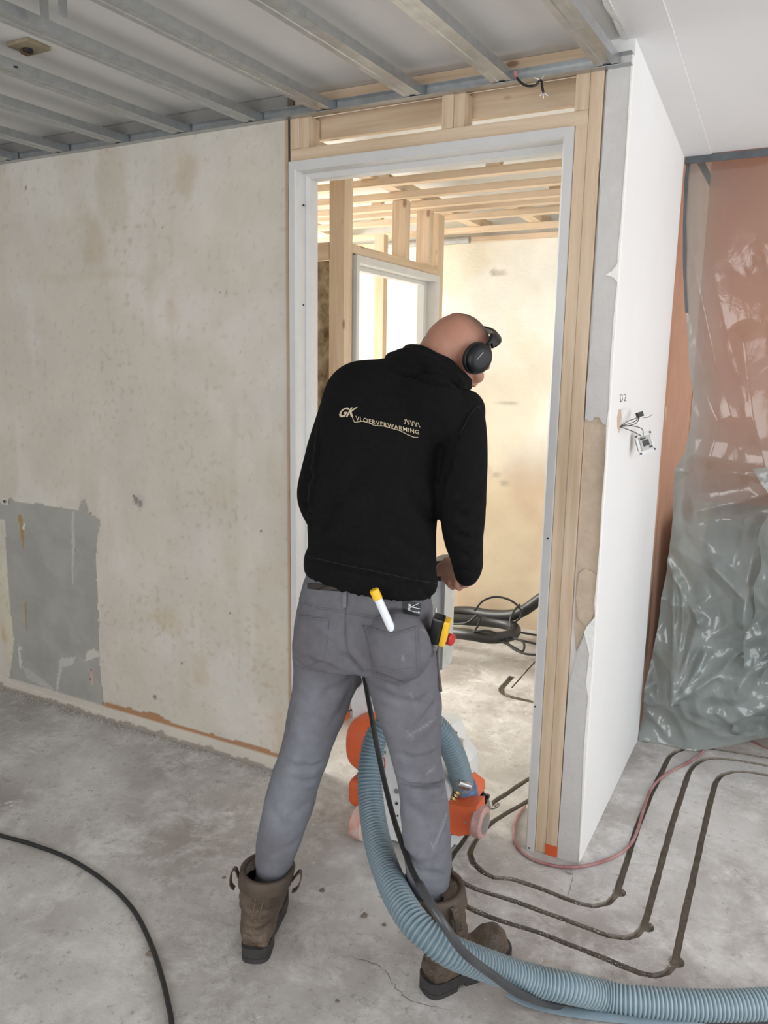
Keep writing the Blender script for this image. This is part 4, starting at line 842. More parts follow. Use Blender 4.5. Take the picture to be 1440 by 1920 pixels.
# jeans -------------------------------------------------------
JL = [((553, 1205), 1.66, (686, 1225), 1.66, .098), ((549, 1255), 1.66, (681, 1258), 1.66, .093), ((546, 1300), 1.66, (661, 1302), 1.66, .084), ((536, 1360), 1.66, (638, 1360), 1.66, .078), ((521, 1415), 1.65, (617, 1420), 1.65, .072), ((506, 1462), 1.64, (600, 1470), 1.64, .068),
      ((492, 1512), 1.62, (586, 1525), 1.62, .066), ((482, 1560), 1.60, (566, 1575), 1.60, .064), ((478, 1600), 1.585, (551, 1612), 1.585, .058), ((480, 1622), 1.58, (546, 1632), 1.58, .053), ((485, 1652), 1.578, (541, 1662), 1.578, .044)]
JR = [((668, 1225), 1.66, (820, 1210), 1.66, .100), ((684, 1262), 1.67, (822, 1262), 1.67, .096), ((699, 1310), 1.68, (826, 1320), 1.68, .086), ((715, 1365), 1.69, (828, 1375), 1.69, .078), ((733, 1420), 1.69, (828, 1425), 1.69, .071), ((743, 1462), 1.69, (832, 1462), 1.69, .068),
      ((750, 1510), 1.68, (840, 1505), 1.68, .067), ((754, 1560), 1.675, (846, 1556), 1.675, .064), ((758, 1610), 1.67, (848, 1610), 1.67, .058), ((766, 1655), 1.67, (843, 1650), 1.67, .053), ((774, 1690), 1.667, (836, 1685), 1.667, .045)]
JP = [((578, 1066), 1.66, (806, 1090), 1.69, .098), ((575, 1084), 1.66, (806, 1114), 1.69, .101), ((566, 1115), 1.66, (812, 1140), 1.69, .105), ((556, 1160), 1.655, (816, 1180), 1.68, .118), ((552, 1200), 1.655, (819, 1215), 1.675, .120, -.008), ((552, 1232), 1.66, (820, 1240), 1.67, .112, -.004)]
mb = MB(); mb.add(*loft(smooth_rings(JL))); mb.add(*loft(smooth_rings(JR))); mb.add(*loft(smooth_rings(JP), 40, 2.5, perp=.7))
for (u, v) in ((630, 1195), (745, 1210)): ell(mb, PY(u, v, 1.60), (.088, .06, .085))
V, N, Fq = remesh(mb, .0052, 8, .6)
V = wrinkle(V, N, .005, 8, (1, 1, 1.2), 3); V = wrinkle(V, N, .0022, 26, (1, 1, 1.3), 9) 
fold = [([(680, 1258), (650, 1238), (610, 1225), (585, 1210)], .010, .006), ([(683, 1262), (720, 1268), (760, 1285)], .010, .006), ([(672, 1262), (640, 1290), (600, 1300)], .013, .005), ([(665, 1275), (640, 1330), (610, 1370)], .012, .003),
        ([(700, 1290), (740, 1312), (785, 1318), (822, 1285)], .010, .004), ([(822, 1310), (795, 1350), (768, 1378)], .009, .006), ([(828, 1345), (812, 1375), (780, 1400)], .012, .003),
        ([(828, 1405), (805, 1418), (775, 1424), (740, 1412)], .008, .006), ([(742, 1456), (765, 1472), (800, 1475), (826, 1470), (834, 1458)], .005, .010), ([(838, 1492), (815, 1500), (804, 1492)], .006, .006), ([(752, 1490), (775, 1520), (810, 1545)], .012, .003),
        ([(842, 1530), (825, 1560), (815, 1590), (800, 1620)], .008, -.004), ([(760, 1610), (785, 1635), (838, 1640)], .008, .004), ([(846, 1585), (820, 1612), (795, 1622)], .009, .003),
        ([(608, 1428), (585, 1440), (550, 1436)], .008, .005), ([(596, 1462), (565, 1468), (545, 1455)], .008, .005), ([(522, 1420), (545, 1432), (560, 1450)], .009, .004), ([(585, 1500), (560, 1520), (530, 1525)], .010, .003), ([(500, 1500), (520, 1530), (530, 1560)], .012, .003), ([(545, 1608), (520, 1600), (500, 1606)], .007, .004), ([(565, 1570), (540, 1590), (515, 1595)], .008, .003), ([(550, 1330), (560, 1400), (540, 1470)], .016, -.003), ([(640, 1300), (600, 1380)], .018, -.003),
        ([(649, 1140), (648, 1190), (653, 1225), (676, 1256)], .004, .003), ([(560, 1175), (600, 1195), (640, 1225), (660, 1245)], .012, .004), ([(556, 1230), (590, 1240), (620, 1250), (600, 1262)], .008, .005)]
V = creases(V, N, Fq, fold)
# raised waistband and back pockets
bt_ = bvh(V, Fq)
cz = np.array([[F*((p-EYE).dot(AX*1) if False else 0), 0] for p in [Vector((0, 0, 0))]])
def proj(V_):
    Q = (V_-np.array(EYE)) @ np.array(RW); return 720+F*Q[:, 0]/-Q[:, 2], 960-F*Q[:, 1]/-Q[:, 2]
def facing(V_, N_): return ((V_-np.array(EYE))*N_).sum(1) < 0
pu, pv_ = proj(V); fc = facing(V, N)
POC = [(680, 1172), (735, 1188), (784, 1174), (785, 1210), (786, 1266), (748, 1286), (700, 1268), (696, 1220)]
POC2 = [(563, 1153), (590, 1158), (617, 1160), (612, 1220), (604, 1238), (574, 1250), (553, 1232), (551, 1205)]
WBAND = [(560, 1085), (650, 1095), (700, 1105), (812, 1135), (812, 1158), (740, 1168), (650, 1150), (562, 1132)]
for poly, h in ((POC, .0032), (POC2, .003), (WBAND, .0022)): V += N*(h*(inpoly(pu, pv_, poly) & fc))[:, None]
# denim fading; the shade of creases is painted into the colour
base = np.tile(np.array([.150, .148, .166]), (len(V), 1)); Zv = V[:, 2]
nz_ = np.array([noise.noise(Vector((v[0]*7, v[1]*7, v[2]*5))) for v in V])
def mixc(c, m):
    global base
    base = base*(1-m[:, None])+np.array(c)*m[:, None]
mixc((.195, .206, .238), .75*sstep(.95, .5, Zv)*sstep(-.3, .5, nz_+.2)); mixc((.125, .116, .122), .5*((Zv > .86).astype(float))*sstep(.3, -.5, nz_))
bt_ = bvh(V, Fq)
def paintline(pts, w, c, a):
    P = [hit(bt_, *p)[0] for p in [(pts[k][0]+(pts[k+1][0]-pts[k][0])*s/5, pts[k][1]+(pts[k+1][1]-pts[k][1])*s/5) for k in range(len(pts)-1) for s in range(6)]]
    P = [p for p in P if p]
    if len(P) > 1: d, t = dseg(V, P); mixc(c, a*np.exp(-(d/w)**2))
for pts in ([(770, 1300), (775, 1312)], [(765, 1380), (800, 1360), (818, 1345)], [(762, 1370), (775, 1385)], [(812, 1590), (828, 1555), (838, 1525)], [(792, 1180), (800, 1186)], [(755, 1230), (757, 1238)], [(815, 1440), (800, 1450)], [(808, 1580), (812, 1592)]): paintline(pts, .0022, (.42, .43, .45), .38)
for pts in ([(744, 1470), (790, 1476), (834, 1464)], [(680, 1258), (653, 1225)]): paintline(pts, .005, (.07, .07, .08), .7)  # dark crease shade painted at the knee and crotch
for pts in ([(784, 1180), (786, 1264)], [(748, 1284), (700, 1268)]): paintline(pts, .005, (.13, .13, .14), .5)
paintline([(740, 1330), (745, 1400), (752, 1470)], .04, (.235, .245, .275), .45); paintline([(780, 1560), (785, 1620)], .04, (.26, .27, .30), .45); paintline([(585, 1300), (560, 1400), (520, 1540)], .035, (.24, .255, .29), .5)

# body: one continuous figure under the clothes ---------------
def rr(R_, k, dth=.9):   # shrink rings for the body inside the cloth
    o = []
    for r in R_:
        (a, b), (c, d) = r[0], r[2]; mx, my = (a+c)/2, (b+d)/2; o.append(((mx+(a-mx)*k, my+(b-my)*k), r[1], (mx+(c-mx)*k, my+(d-my)*k), r[3], r[4]*k*dth)+tuple(r[5:]))
    return o
TOR = [((578, 1094), 1.66, (806, 1133), 1.69, .112), ((575, 1072), 1.67, (813, 1112), 1.70, .119), ((572, 1046), 1.67, (822, 1100), 1.70, .127), ((580, 1030), 1.69, (819, 1068), 1.71, .128), ((580, 985), 1.71, (818, 1010), 1.73, .132), ((581, 940), 1.73, (822, 960), 1.75, .132), ((587, 880), 1.76, (830, 890), 1.77, .130), ((594, 820), 1.79, (845, 825), 1.79, .128), ((604, 765), 1.82, (865, 775), 1.81, .120), ((620, 714), 1.85, (880, 740), 1.84, .105), ((657, 686), 1.87, (872, 716), 1.86, .085), ((735, 676), 1.89, (862, 700), 1.88, .066), ((765, 664), 1.90, (862, 690), 1.90, .058)]
SLL = [((606, 735), 1.84, (690, 750), 1.86, .062), ((590, 790), 1.85, (668, 800), 1.86, .064), ((572, 850), 1.87, (655, 862), 1.87, .062), ((558, 905), 1.885, (640, 915), 1.89, .059), ((560, 945), 1.92, (640, 955), 1.92, .056), ((580, 988), 1.96, (652, 1000), 1.96, .052), ((606, 1028), 2.0, (672, 1040), 2.0, .046), ((628, 1055), 2.03, (688, 1068), 2.03, .041)]
SLR = [((835, 745), 1.83, (896, 740), 1.82, .060), ((836, 790), 1.82, (910, 785), 1.81, .066), ((830, 850), 1.81, (913, 850), 1.79, .068), ((824, 905), 1.80, (912, 915), 1.77, .065), ((824, 960), 1.79, (911, 965), 1.77, .062), ((832, 1005), 1.81, (907, 1008), 1.81, .058), ((842, 1035), 1.86, (906, 1040), 1.86, .052), ((848, 1058), 1.90, (905, 1062), 1.90, .047), ((854, 1072), 1.93, (897, 1080), 1.93, .041)]
# head frame
hc = PY(857, 662, 1.985); fw = Vector((.41, .69, -.60)).normalized(); rt = fw.cross(Vector((0, 0, 1))).normalized(); rt = (rt+Vector((0, 0, -.16))).normalized(); fw = (fw-rt*fw.dot(rt)).normalized(); up = rt.cross(fw)
HM = Matrix((rt, fw, up)).transposed()
HM4 = HM.to_4x4(); HM4.translation = hc
def hp_(x, y, z): return HM4 @ Vector((x, y, z))
mb = MB()
ell(mb, hp_(0, -.006, .012), (.077, .094, .086), HM); ell(mb, hp_(0, -.03, .0), (.072, .072, .075), HM); ell(mb, hp_(0, .038, -.050), (.057, .052, .062), HM); ell(mb, hp_(0, .062, -.085), (.030, .028, .024), HM)
ell(mb, hp_(0, .078, .022), (.05, .018, .012), HM); ell(mb, hp_(0, .088, -.072), (.024, .009, .008), HM); ell(mb, hp_(0, .086, -.058), (.021, .010, .006), HM)
mb.tube([hp_(0, .084, .018), hp_(0, .098, -.008), hp_(0, .106, -.028)], [.009, .010, .013], 12); ell(mb, hp_(.012, .096, -.032), (.009, .010, .007), HM); ell(mb, hp_(-.012, .096, -.032), (.009, .010, .007), HM)
for s in (-1, 1):
    ell(mb, hp_(s*.045, .060, -.018), (.022, .025, .020), HM)
    e0 = [hp_(s*.074, .002, .020), hp_(s*.084, -.014, .026), hp_(s*.090, -.026, .012), hp_(s*.088, -.022, -.010), hp_(s*.079, -.006, -.030)]; mb.tube(spline(e0, .006), .0055, 8)
    ell(mb, hp_(s*.079, -.010, -.004), (.006, .016, .022), HM); ell(mb, hp_(s*.078, -.002, -.03), (.006, .007, .009), HM)
neck = [hp_(0, -.030, -.02), hp_(0, -.040, -.055), PY(806, 722, 1.90), PY(790, 770, 1.86)]; mb.tube(spline(neck, .03), [.066, .062, .062, .064, .068, .072, .08, .09, .09, .09, .09][:len(spline(neck, .03))] if len(spline(neck, .03)) <= 11 else .066, 20)
mb.add(*loft(smooth_rings(rr(TOR, .78)), 32, perp=.7)); mb.add(*loft(smooth_rings(rr(SLL, .66)), 20)); mb.add(*loft(smooth_rings(rr(SLR, .66)), 20))
mb.add(*loft(smooth_rings(rr(JP, .78)), 32, perp=.7)); mb.add(*loft(smooth_rings(rr(JL, .78)), 20)); mb.add(*loft(smooth_rings(rr(JR, .78)), 20))
# ankles and feet inside the boots
def foot(a, heel, d): 
    mb.tube([a, heel+Vector((0, 0, .10))+d*.06, heel+d*.08+Vector((0, 0, .06))], [.042, .038, .038], 14); mb.tube([heel+d*.04+Vector((0, 0, .055)), heel+d*.12+Vector((0, 0, .055)), heel+d*.20+Vector((0, 0, .052))], [.026, .030, .018], 14)
dL = Vector((-.42, .91, 0)).normalized(); dR = Vector((.50, .86, 0)).normalized()
hL = FL(476, 1806); hR = FL(796, 1862)
aL = (PY(480, 1622, 1.58)+PY(546, 1632, 1.58))/2; aR = (PY(768, 1655, 1.67)+PY(843, 1650, 1.67))/2
foot(aL, hL, dL); foot(aR, hR, dR)
# hands closed round the handlebar
def hand(wrist, palm, knuckles, tips_mid, tips, thumb, wr=.030):
    mb.tube([wrist, wrist.lerp(palm, .5), palm], [wr, wr*.95, .036], 16); kc = sum(knuckles, Vector())/4
    for k in range(4): mb.tube([palm.lerp(knuckles[k], .15), knuckles[k]], [.017, .0125], 12)
    for k in range(3): mb.tube([palm.lerp(knuckles[k], .5), palm.lerp(knuckles[k+1], .5)], [.014, .014], 10)
    for k in range(4): r = [.0088, .0092, .0088, .0078][k]; mb.tube(spline([knuckles[k], tips_mid[k], tips[k]], .008), r, 10); ell(mb, tips[k], (r, r, r)); ell(mb, knuckles[k], (r*1.15, r*1.15, r*1.15)); ell(mb, tips_mid[k], (r*1.04,)*3)
    mb.tube(spline(thumb, .008), .0115, 10); ell(mb, thumb[-1], (.0112,)*3)
yb_ = 1.985
def hd(u, v, y=yb_): return PY(u, v, y)
# right hand: back of the hand leaves the cuff towards the left, fingers curl down round the bar
hand(hd(868, 1062, 1.945), hd(845, 1064, 1.985), [hd(832, 1069, 1.965), hd(843, 1078, 1.955), hd(855, 1083, 1.95), hd(868, 1085, 1.952)],
     [hd(832, 1084, 1.96), hd(842, 1094, 1.95), hd(855, 1098, 1.948), hd(869, 1096, 1.952)], [hd(839, 1092, 1.985), hd(849, 1101, 1.98), hd(862, 1103, 1.975), hd(875, 1099, 1.975)], [hd(840, 1058, 1.99), hd(826, 1062, 1.99), hd(823, 1074, 2.0)])
hand(hd(664, 1062, 2.03), hd(690, 1068, 2.05), [hd(706, 1070, 2.03), hd(700, 1078, 2.02), hd(692, 1082, 2.015), hd(683, 1084, 2.015)],
     [hd(708, 1086, 2.02), hd(701, 1094, 2.01), hd(692, 1097, 2.005), hd(682, 1097, 2.005)], [hd(704, 1092, 2.05), hd(697, 1100, 2.045), hd(688, 1102, 2.04), hd(679, 1101, 2.04)], [hd(694, 1062, 2.05), hd(711, 1064, 2.06), hd(717, 1074, 2.07)])
Vb, Nb, Fb = remesh(mb, .0046, 3, .45)
pc = hL.lerp(hR, .5); pc.z = 0
person = mesh('person', [tuple(v) for v in Vb], Fb, SKIN, smooth=True, label='worker in black hoodie, grey jeans and brown boots, bent over the machine in the doorway', cat='person')
btb = bvh(Vb, Fb)
# eyes, brows, short hair
for s in (-1, 1):
    e_ = MB(); ell(e_, hp_(s*.031, .073, .002), (.0125, .0125, .0115), HM); e_.out('eye', M['wht'], person, smooth=True)
    e_ = MB(); ell(e_, hp_(s*.031, .0845, .001), (.005, .0022, .005), HM); e_.out('iris', M['dark'], person, smooth=True)
HAIR = mat('cropped_brown_hair', (.33, .175, .12), .75, vscale=140, var=.12, attr='paint', bump=.5, bscale=600)
hv = []; hf = []; nh = 40
def hairr(th, ph):
    d = Vector((math.cos(ph)*math.cos(th), math.sin(ph)*math.cos(th), math.sin(th))); o_ = hp_(0, 0, .01); dd = (HM @ d).normalized()
    l, nn, i, ds = btb.ray_cast(o_+dd*.3, -dd); return (l+dd*.0022) if l else o_+dd*.09
for j in range(nh+1):
    for i in range(60):
        ph = 2*math.pi*i/60; lim = .36 - .16*math.sin(ph) + .04*noise.noise((math.cos(ph)*3, math.sin(ph)*3, 0)); th = lim+(math.pi/2-lim)*j/nh; p = hairr(th, ph); p += (p-hp_(0, 0, 0)).normalized()*(.0008*noise.noise(p*120)-.003*max(0, 1-j/5)); hv.append(p)
for j in range(nh):
    for i in range(60): hf.append((j*60+i, j*60+(i+1) % 60, (j+1)*60+(i+1) % 60, (j+1)*60+i))
ha = mesh('hair', hv, hf, HAIR, person, smooth=True)
setcol(ha, np.array([np.array((.41, .20, .135))*(1-w)+np.array((.13, .075, .05))*w for j in range(nh+1) for w in [min(1, max(0, (j-4)/14))]*60]))
jeans = cloth('jeans', V, Fq, JM, person, label='faded grey denim jeans'); setcol(jeans, base)
btj = bvh(V, Fq)
def on(bt__, pts, off, n=6):
    P = []
    for k in range(len(pts)-1):
        for s in range(n): P.append((pts[k][0]+(pts[k+1][0]-pts[k][0])*s/n, pts[k][1]+(pts[k+1][1]-pts[k][1])*s/n))
    P.append(pts[-1]); o = []
    for p in P:
        l, nn = hit(bt__, *p)
        if l: o.append(l+nn*off)
    return o
ST = mat('dark_stitching', (.10, .10, .115), .8)
def stitch(pts, r=.0007, par=jeans, m=ST, bt__=None, name='stitching', off=.0002):
    P = on(bt__ or btj, pts, off)
    if len(P) > 2: MB().tube(P, r, 6).out(name, m, par, smooth=True)
stitch(POC+[POC[0]], .0009); stitch([(x+(-5 if x > 735 else 5), y-4 if y > 1240 else y) for x, y in POC[2:]], .0006); stitch([(681, 1177), (735, 1193), (784, 1179)], .0006)
stitch(POC2+[POC2[0]], .0008); stitch([(564, 1158), (590, 1163), (616, 1165)], .0006); stitch([(697, 1248), (740, 1256), (785, 1250)], .0006)
stitch([(563, 1130), (600, 1142), (650, 1150), (700, 1160), (740, 1168), (790, 1166), (814, 1158)], .0008); stitch([(563, 1126), (600, 1138), (650, 1146), (700, 1156), (740, 1164), (790, 1162)], .0006); stitch([(576, 1096), (640, 1104), (700, 1118), (740, 1128)], .0008)
stitch([(649, 1140), (648, 1180), (651, 1222), (662, 1240), (680, 1256)], .0009); stitch([(646, 1140), (645, 1180), (648, 1222)], .0005); stitch([(563, 1140), (556, 1180), (551, 1220)], .0007)
lp = on(btj, [(649, 1097), (648, 1110), (647, 1138)], .004)
if len(lp) > 1:
    b_ = MB(); xs_ = Vector((.005, 0, 0)); L_ = [p-xs_ for p in lp]+[p+xs_ for p in lp[::-1]]; b_.prism(L_, (0, -.002, 0)); b_.out('belt_loop', JM, jeans)
    setcol(bpy.data.objects[WL and list(WL)[-1]], np.tile([[.2, .2, .215]], (len(b_.v), 1)))
bp_ = on(btj, [(579, 1099), (600, 1101), (640, 1104), (690, 1111), (720, 1116)], .003)
b_ = MB(); b_.prism([p+Vector((0, 0, .009)) for p in bp_]+[p-Vector((0, 0, .006)) for p in bp_[::-1]], (0, -.002, 0)); b_.out('belt', mat('dark_leather_belt', (.022, .016, .013), .5), person)
# hems
for R_, hm_ in ((JL, 'l'), (JR, 'r')):
    pass
# patch with writing
def patch(bt__, quad, off, m, par, name, n=8, **k):
    V_ = []; F_ = []
    for j in range(n+1):
        for i in range(n+1):
            s, t = i/n, j/n; u = (quad[0][0]*(1-s)+quad[1][0]*s)*(1-t)+(quad[3][0]*(1-s)+quad[2][0]*s)*t; v = (quad[0][1]*(1-s)+quad[1][1]*s)*(1-t)+(quad[3][1]*(1-s)+quad[2][1]*s)*t
            l, nn = hit(bt__, u, v); V_.append(l+nn*off if l else V_[-1])
    for j in range(n):
        for i in range(n): q = j*(n+1)+i; F_.append((q, q+1, q+n+2, q+n+1))
    return mesh(name, V_, F_, m, par, smooth=True, **k)
patch(btj, [(755, 1124), (789, 1132), (786, 1156), (756, 1151)], .0025, mat('black_label', (.015, .02, .022), .6), jeans, 'label_patch', label='black woven label with white lettering')
def text_on(bt__, s, o, ex, ey, off, m, par, name, shear=0, bold=.0, sx=1):
    cu = bpy.data.curves.new('t', 'FONT'); cu.body = s; cu.size = 1; cu.shear = shear; cu.offset = bold; cu.resolution_u = 3; cu.space_character = sx
    ob = bpy.data.objects.new('t', cu); COL.objects.link(ob); dg = bpy.context.evaluated_depsgraph_get(); dg.update(); me = bpy.data.meshes.new_from_object(ob.evaluated_get(dg)); bpy.data.objects.remove(ob)
    bm = bmesh.new(); bm.from_mesh(me); w = max(v.co.x for v in bm.verts)
    bmesh.ops.triangulate(bm, faces=bm.faces[:]); bmesh.ops.subdivide_edges(bm, edges=[e for e in bm.edges if e.calc_length() > .25], cuts=2); V_ = []; ok = True
    for v in bm.verts:
        x = v.co.x/w; y = v.co.y/.7; u_, v_ = o[0]+ex[0]*x+ey[0]*y, o[1]+ex[1]*x+ey[1]*y; l, nn = hit(bt__, u_, v_); V_.append(l+nn*off if l else (V_[-1] if V_ else Vector()))
    bm.verts.index_update(); F_ = [[v.index for v in f.verts] for f in bm.faces]; bm.free(); return mesh(name, V_, F_, m, par)
text_on(btj, 'DENHAM', (764, 1148), (21, 3), (-.3, -4), .0042, M['wht'], jeans, 'label_lettering', bold=.01, sx=1.1)
for pts in ([(763, 1141), (769, 1138), (778, 1133), (783, 1131)], [(766, 1134), (772, 1138), (780, 1140), (785, 1141)]): stitch(pts, .0008, jeans, M['wht'], name='scissor_emblem', off=.0042)
ring = [(765+2.6*math.cos(a), 1142+2.2*math.sin(a)) for a in [k*math.pi/5 for k in range(11)]]; stitch(ring, .0006, jeans, M['wht'], name='scissor_emblem', off=.0042)
ring = [(766+2.6*math.cos(a), 1134+2.2*math.sin(a)) for a in [k*math.pi/5 for k in range(11)]]; stitch(ring, .0006, jeans, M['wht'], name='scissor_emblem', off=.0042)

# hoodie ------------------------------------------------------
mb = MB(); mb.add(*loft(smooth_rings(TOR), 44, 2.35, perp=.7)); mb.add(*loft(smooth_rings(SLL), 28, 2.1)); mb.add(*loft(smooth_rings(SLR), 28, 2.1))
ell(mb, PY(868, 772, 1.82), (.055, .06, .055)); ell(mb, PY(640, 752, 1.85), (.05, .06, .05))
for (u, v, y, r) in [(690, 760, 1.775, (.10, .05, .09)), (800, 770, 1.765, (.10, .05, .09)), (700, 860, 1.72, (.11, .05, .12))]: ell(mb, PY(u, v, y), r)
# hood: collar roll round the neck and the bag lying on the upper back
mb.tube(spline([PY(872, 722, 1.95), PY(858, 706, 1.90), PY(832, 690, 1.855), PY(800, 668, 1.84), PY(775, 660, 1.87), PY(768, 664, 1.95), PY(790, 690, 2.0), PY(840, 715, 2.01), PY(872, 722, 1.95)], .015), .023, 14)
mb.tube(spline([PY(868, 722, 1.87), PY(835, 708, 1.83), PY(800, 697, 1.81), (PY(765, 690, 1.815)), PY(738, 680, 1.85), PY(735, 672, 1.9)], .015), .022, 14)
mb.add(*loft(smooth_rings([((728, 676), 1.87, (752, 664), 1.88, .02), ((745, 692), 1.825, (778, 658), 1.86, .035), ((775, 706), 1.80, (808, 664), 1.84, .04), ((815, 716), 1.80, (840, 686), 1.84, .036), ((856, 724), 1.83, (868, 706), 1.87, .026)]), 20))
V, N, Fq = remesh(mb, .0056, 7, .6)
V = wrinkle(V, N, .005, 8, (1, 1, .8), 7)
hf_ = [([(820, 1095), (780, 1090), (700, 1072), (640, 1060), (577, 1044)], .008, .008), ([(735, 690), (770, 702), (810, 714), (850, 722)], .008, .010), ([(775, 672), (790, 685), (800, 700)], .008, .006), ([(800, 672), (830, 690), (865, 715)], .007, .006),
       ([(896, 752), (880, 770), (862, 800), (845, 850)], .006, .005), ([(845, 850), (830, 900), (824, 960)], .010, .010), ([(905, 905), (880, 930), (850, 925)], .012, .006), ([(910, 960), (880, 975), (850, 960)], .012, .008), ([(908, 1000), (880, 1012), (850, 1000)], .010, .008), ([(905, 1030), (880, 1045), (852, 1035)], .010, .007), ([(858, 1062), (880, 1072), (902, 1066)], .006, .006),
       ([(822, 980), (800, 960), (770, 900), (780, 850)], .016, .007), ([(815, 1040), (770, 1000), (720, 960), (680, 950)], .018, .007), ([(810, 1070), (740, 1040), (660, 1020), (600, 1010)], .016, .006), ([(590, 1010), (620, 960), (610, 880)], .016, .006), ([(600, 960), (660, 900), (700, 850)], .02, .005),
       ([(600, 790), (596, 850), (588, 920), (583, 980)], .008, .008), ([(570, 880), (590, 900), (600, 890)], .012, .006), ([(572, 940), (582, 960), (584, 990)], .008, .007), ([(780, 1080), (800, 1110), (806, 1130)], .010, .007), ([(830, 780), (800, 800), (760, 790)], .02, .004)]
V = creases(V, N, Fq, hf_)
hood = cloth('hoodie', V, Fq, HOODM, person, label='black hooded sweatshirt with gold back print')
bth = bvh(V, Fq)
def hstitch(pts, r=.0009): stitch(pts, r, hood, mat('black_seam', (.010, .010, .0105), .9), bth, 'seam')
hstitch([(906, 760), (893, 764), (880, 780), (862, 815)]); hstitch([(578, 1044), (640, 1058), (700, 1070), (780, 1088), (818, 1094)]); 
text_on(bth, 'GK', (633, 782), (34, -1), (4, -17), .0016, M['gold'], hood, 'print_lettering', shear=.35, bold=.03)
text_on(bth, 'VLOERVERWARMING', (667.5, 788), (118, 27), (-.5, -8.2), .0016, M['gold'], hood, 'print_lettering', bold=.006, sx=1.15)
def gl_(pts, r): stitch(pts, r, hood, M['gold'], bth, 'print_line', off=.0008)
gl_([(660, 778), (662, 786), (665, 792), (680, 790), (693, 793.5), (702, 798), (719, 799), (735, 803.5), (751, 808), (764, 815), (776, 820), (784, 820)], .0009)
for k in range(4): x0 = 758+k*7.2; y0 = 794+k*1.8; gl_([(x0-1, y0), (x0+2, y0), (x0+1, y0-7), (x0+4, y0-7), (x0+8, y0+2)], .0008)

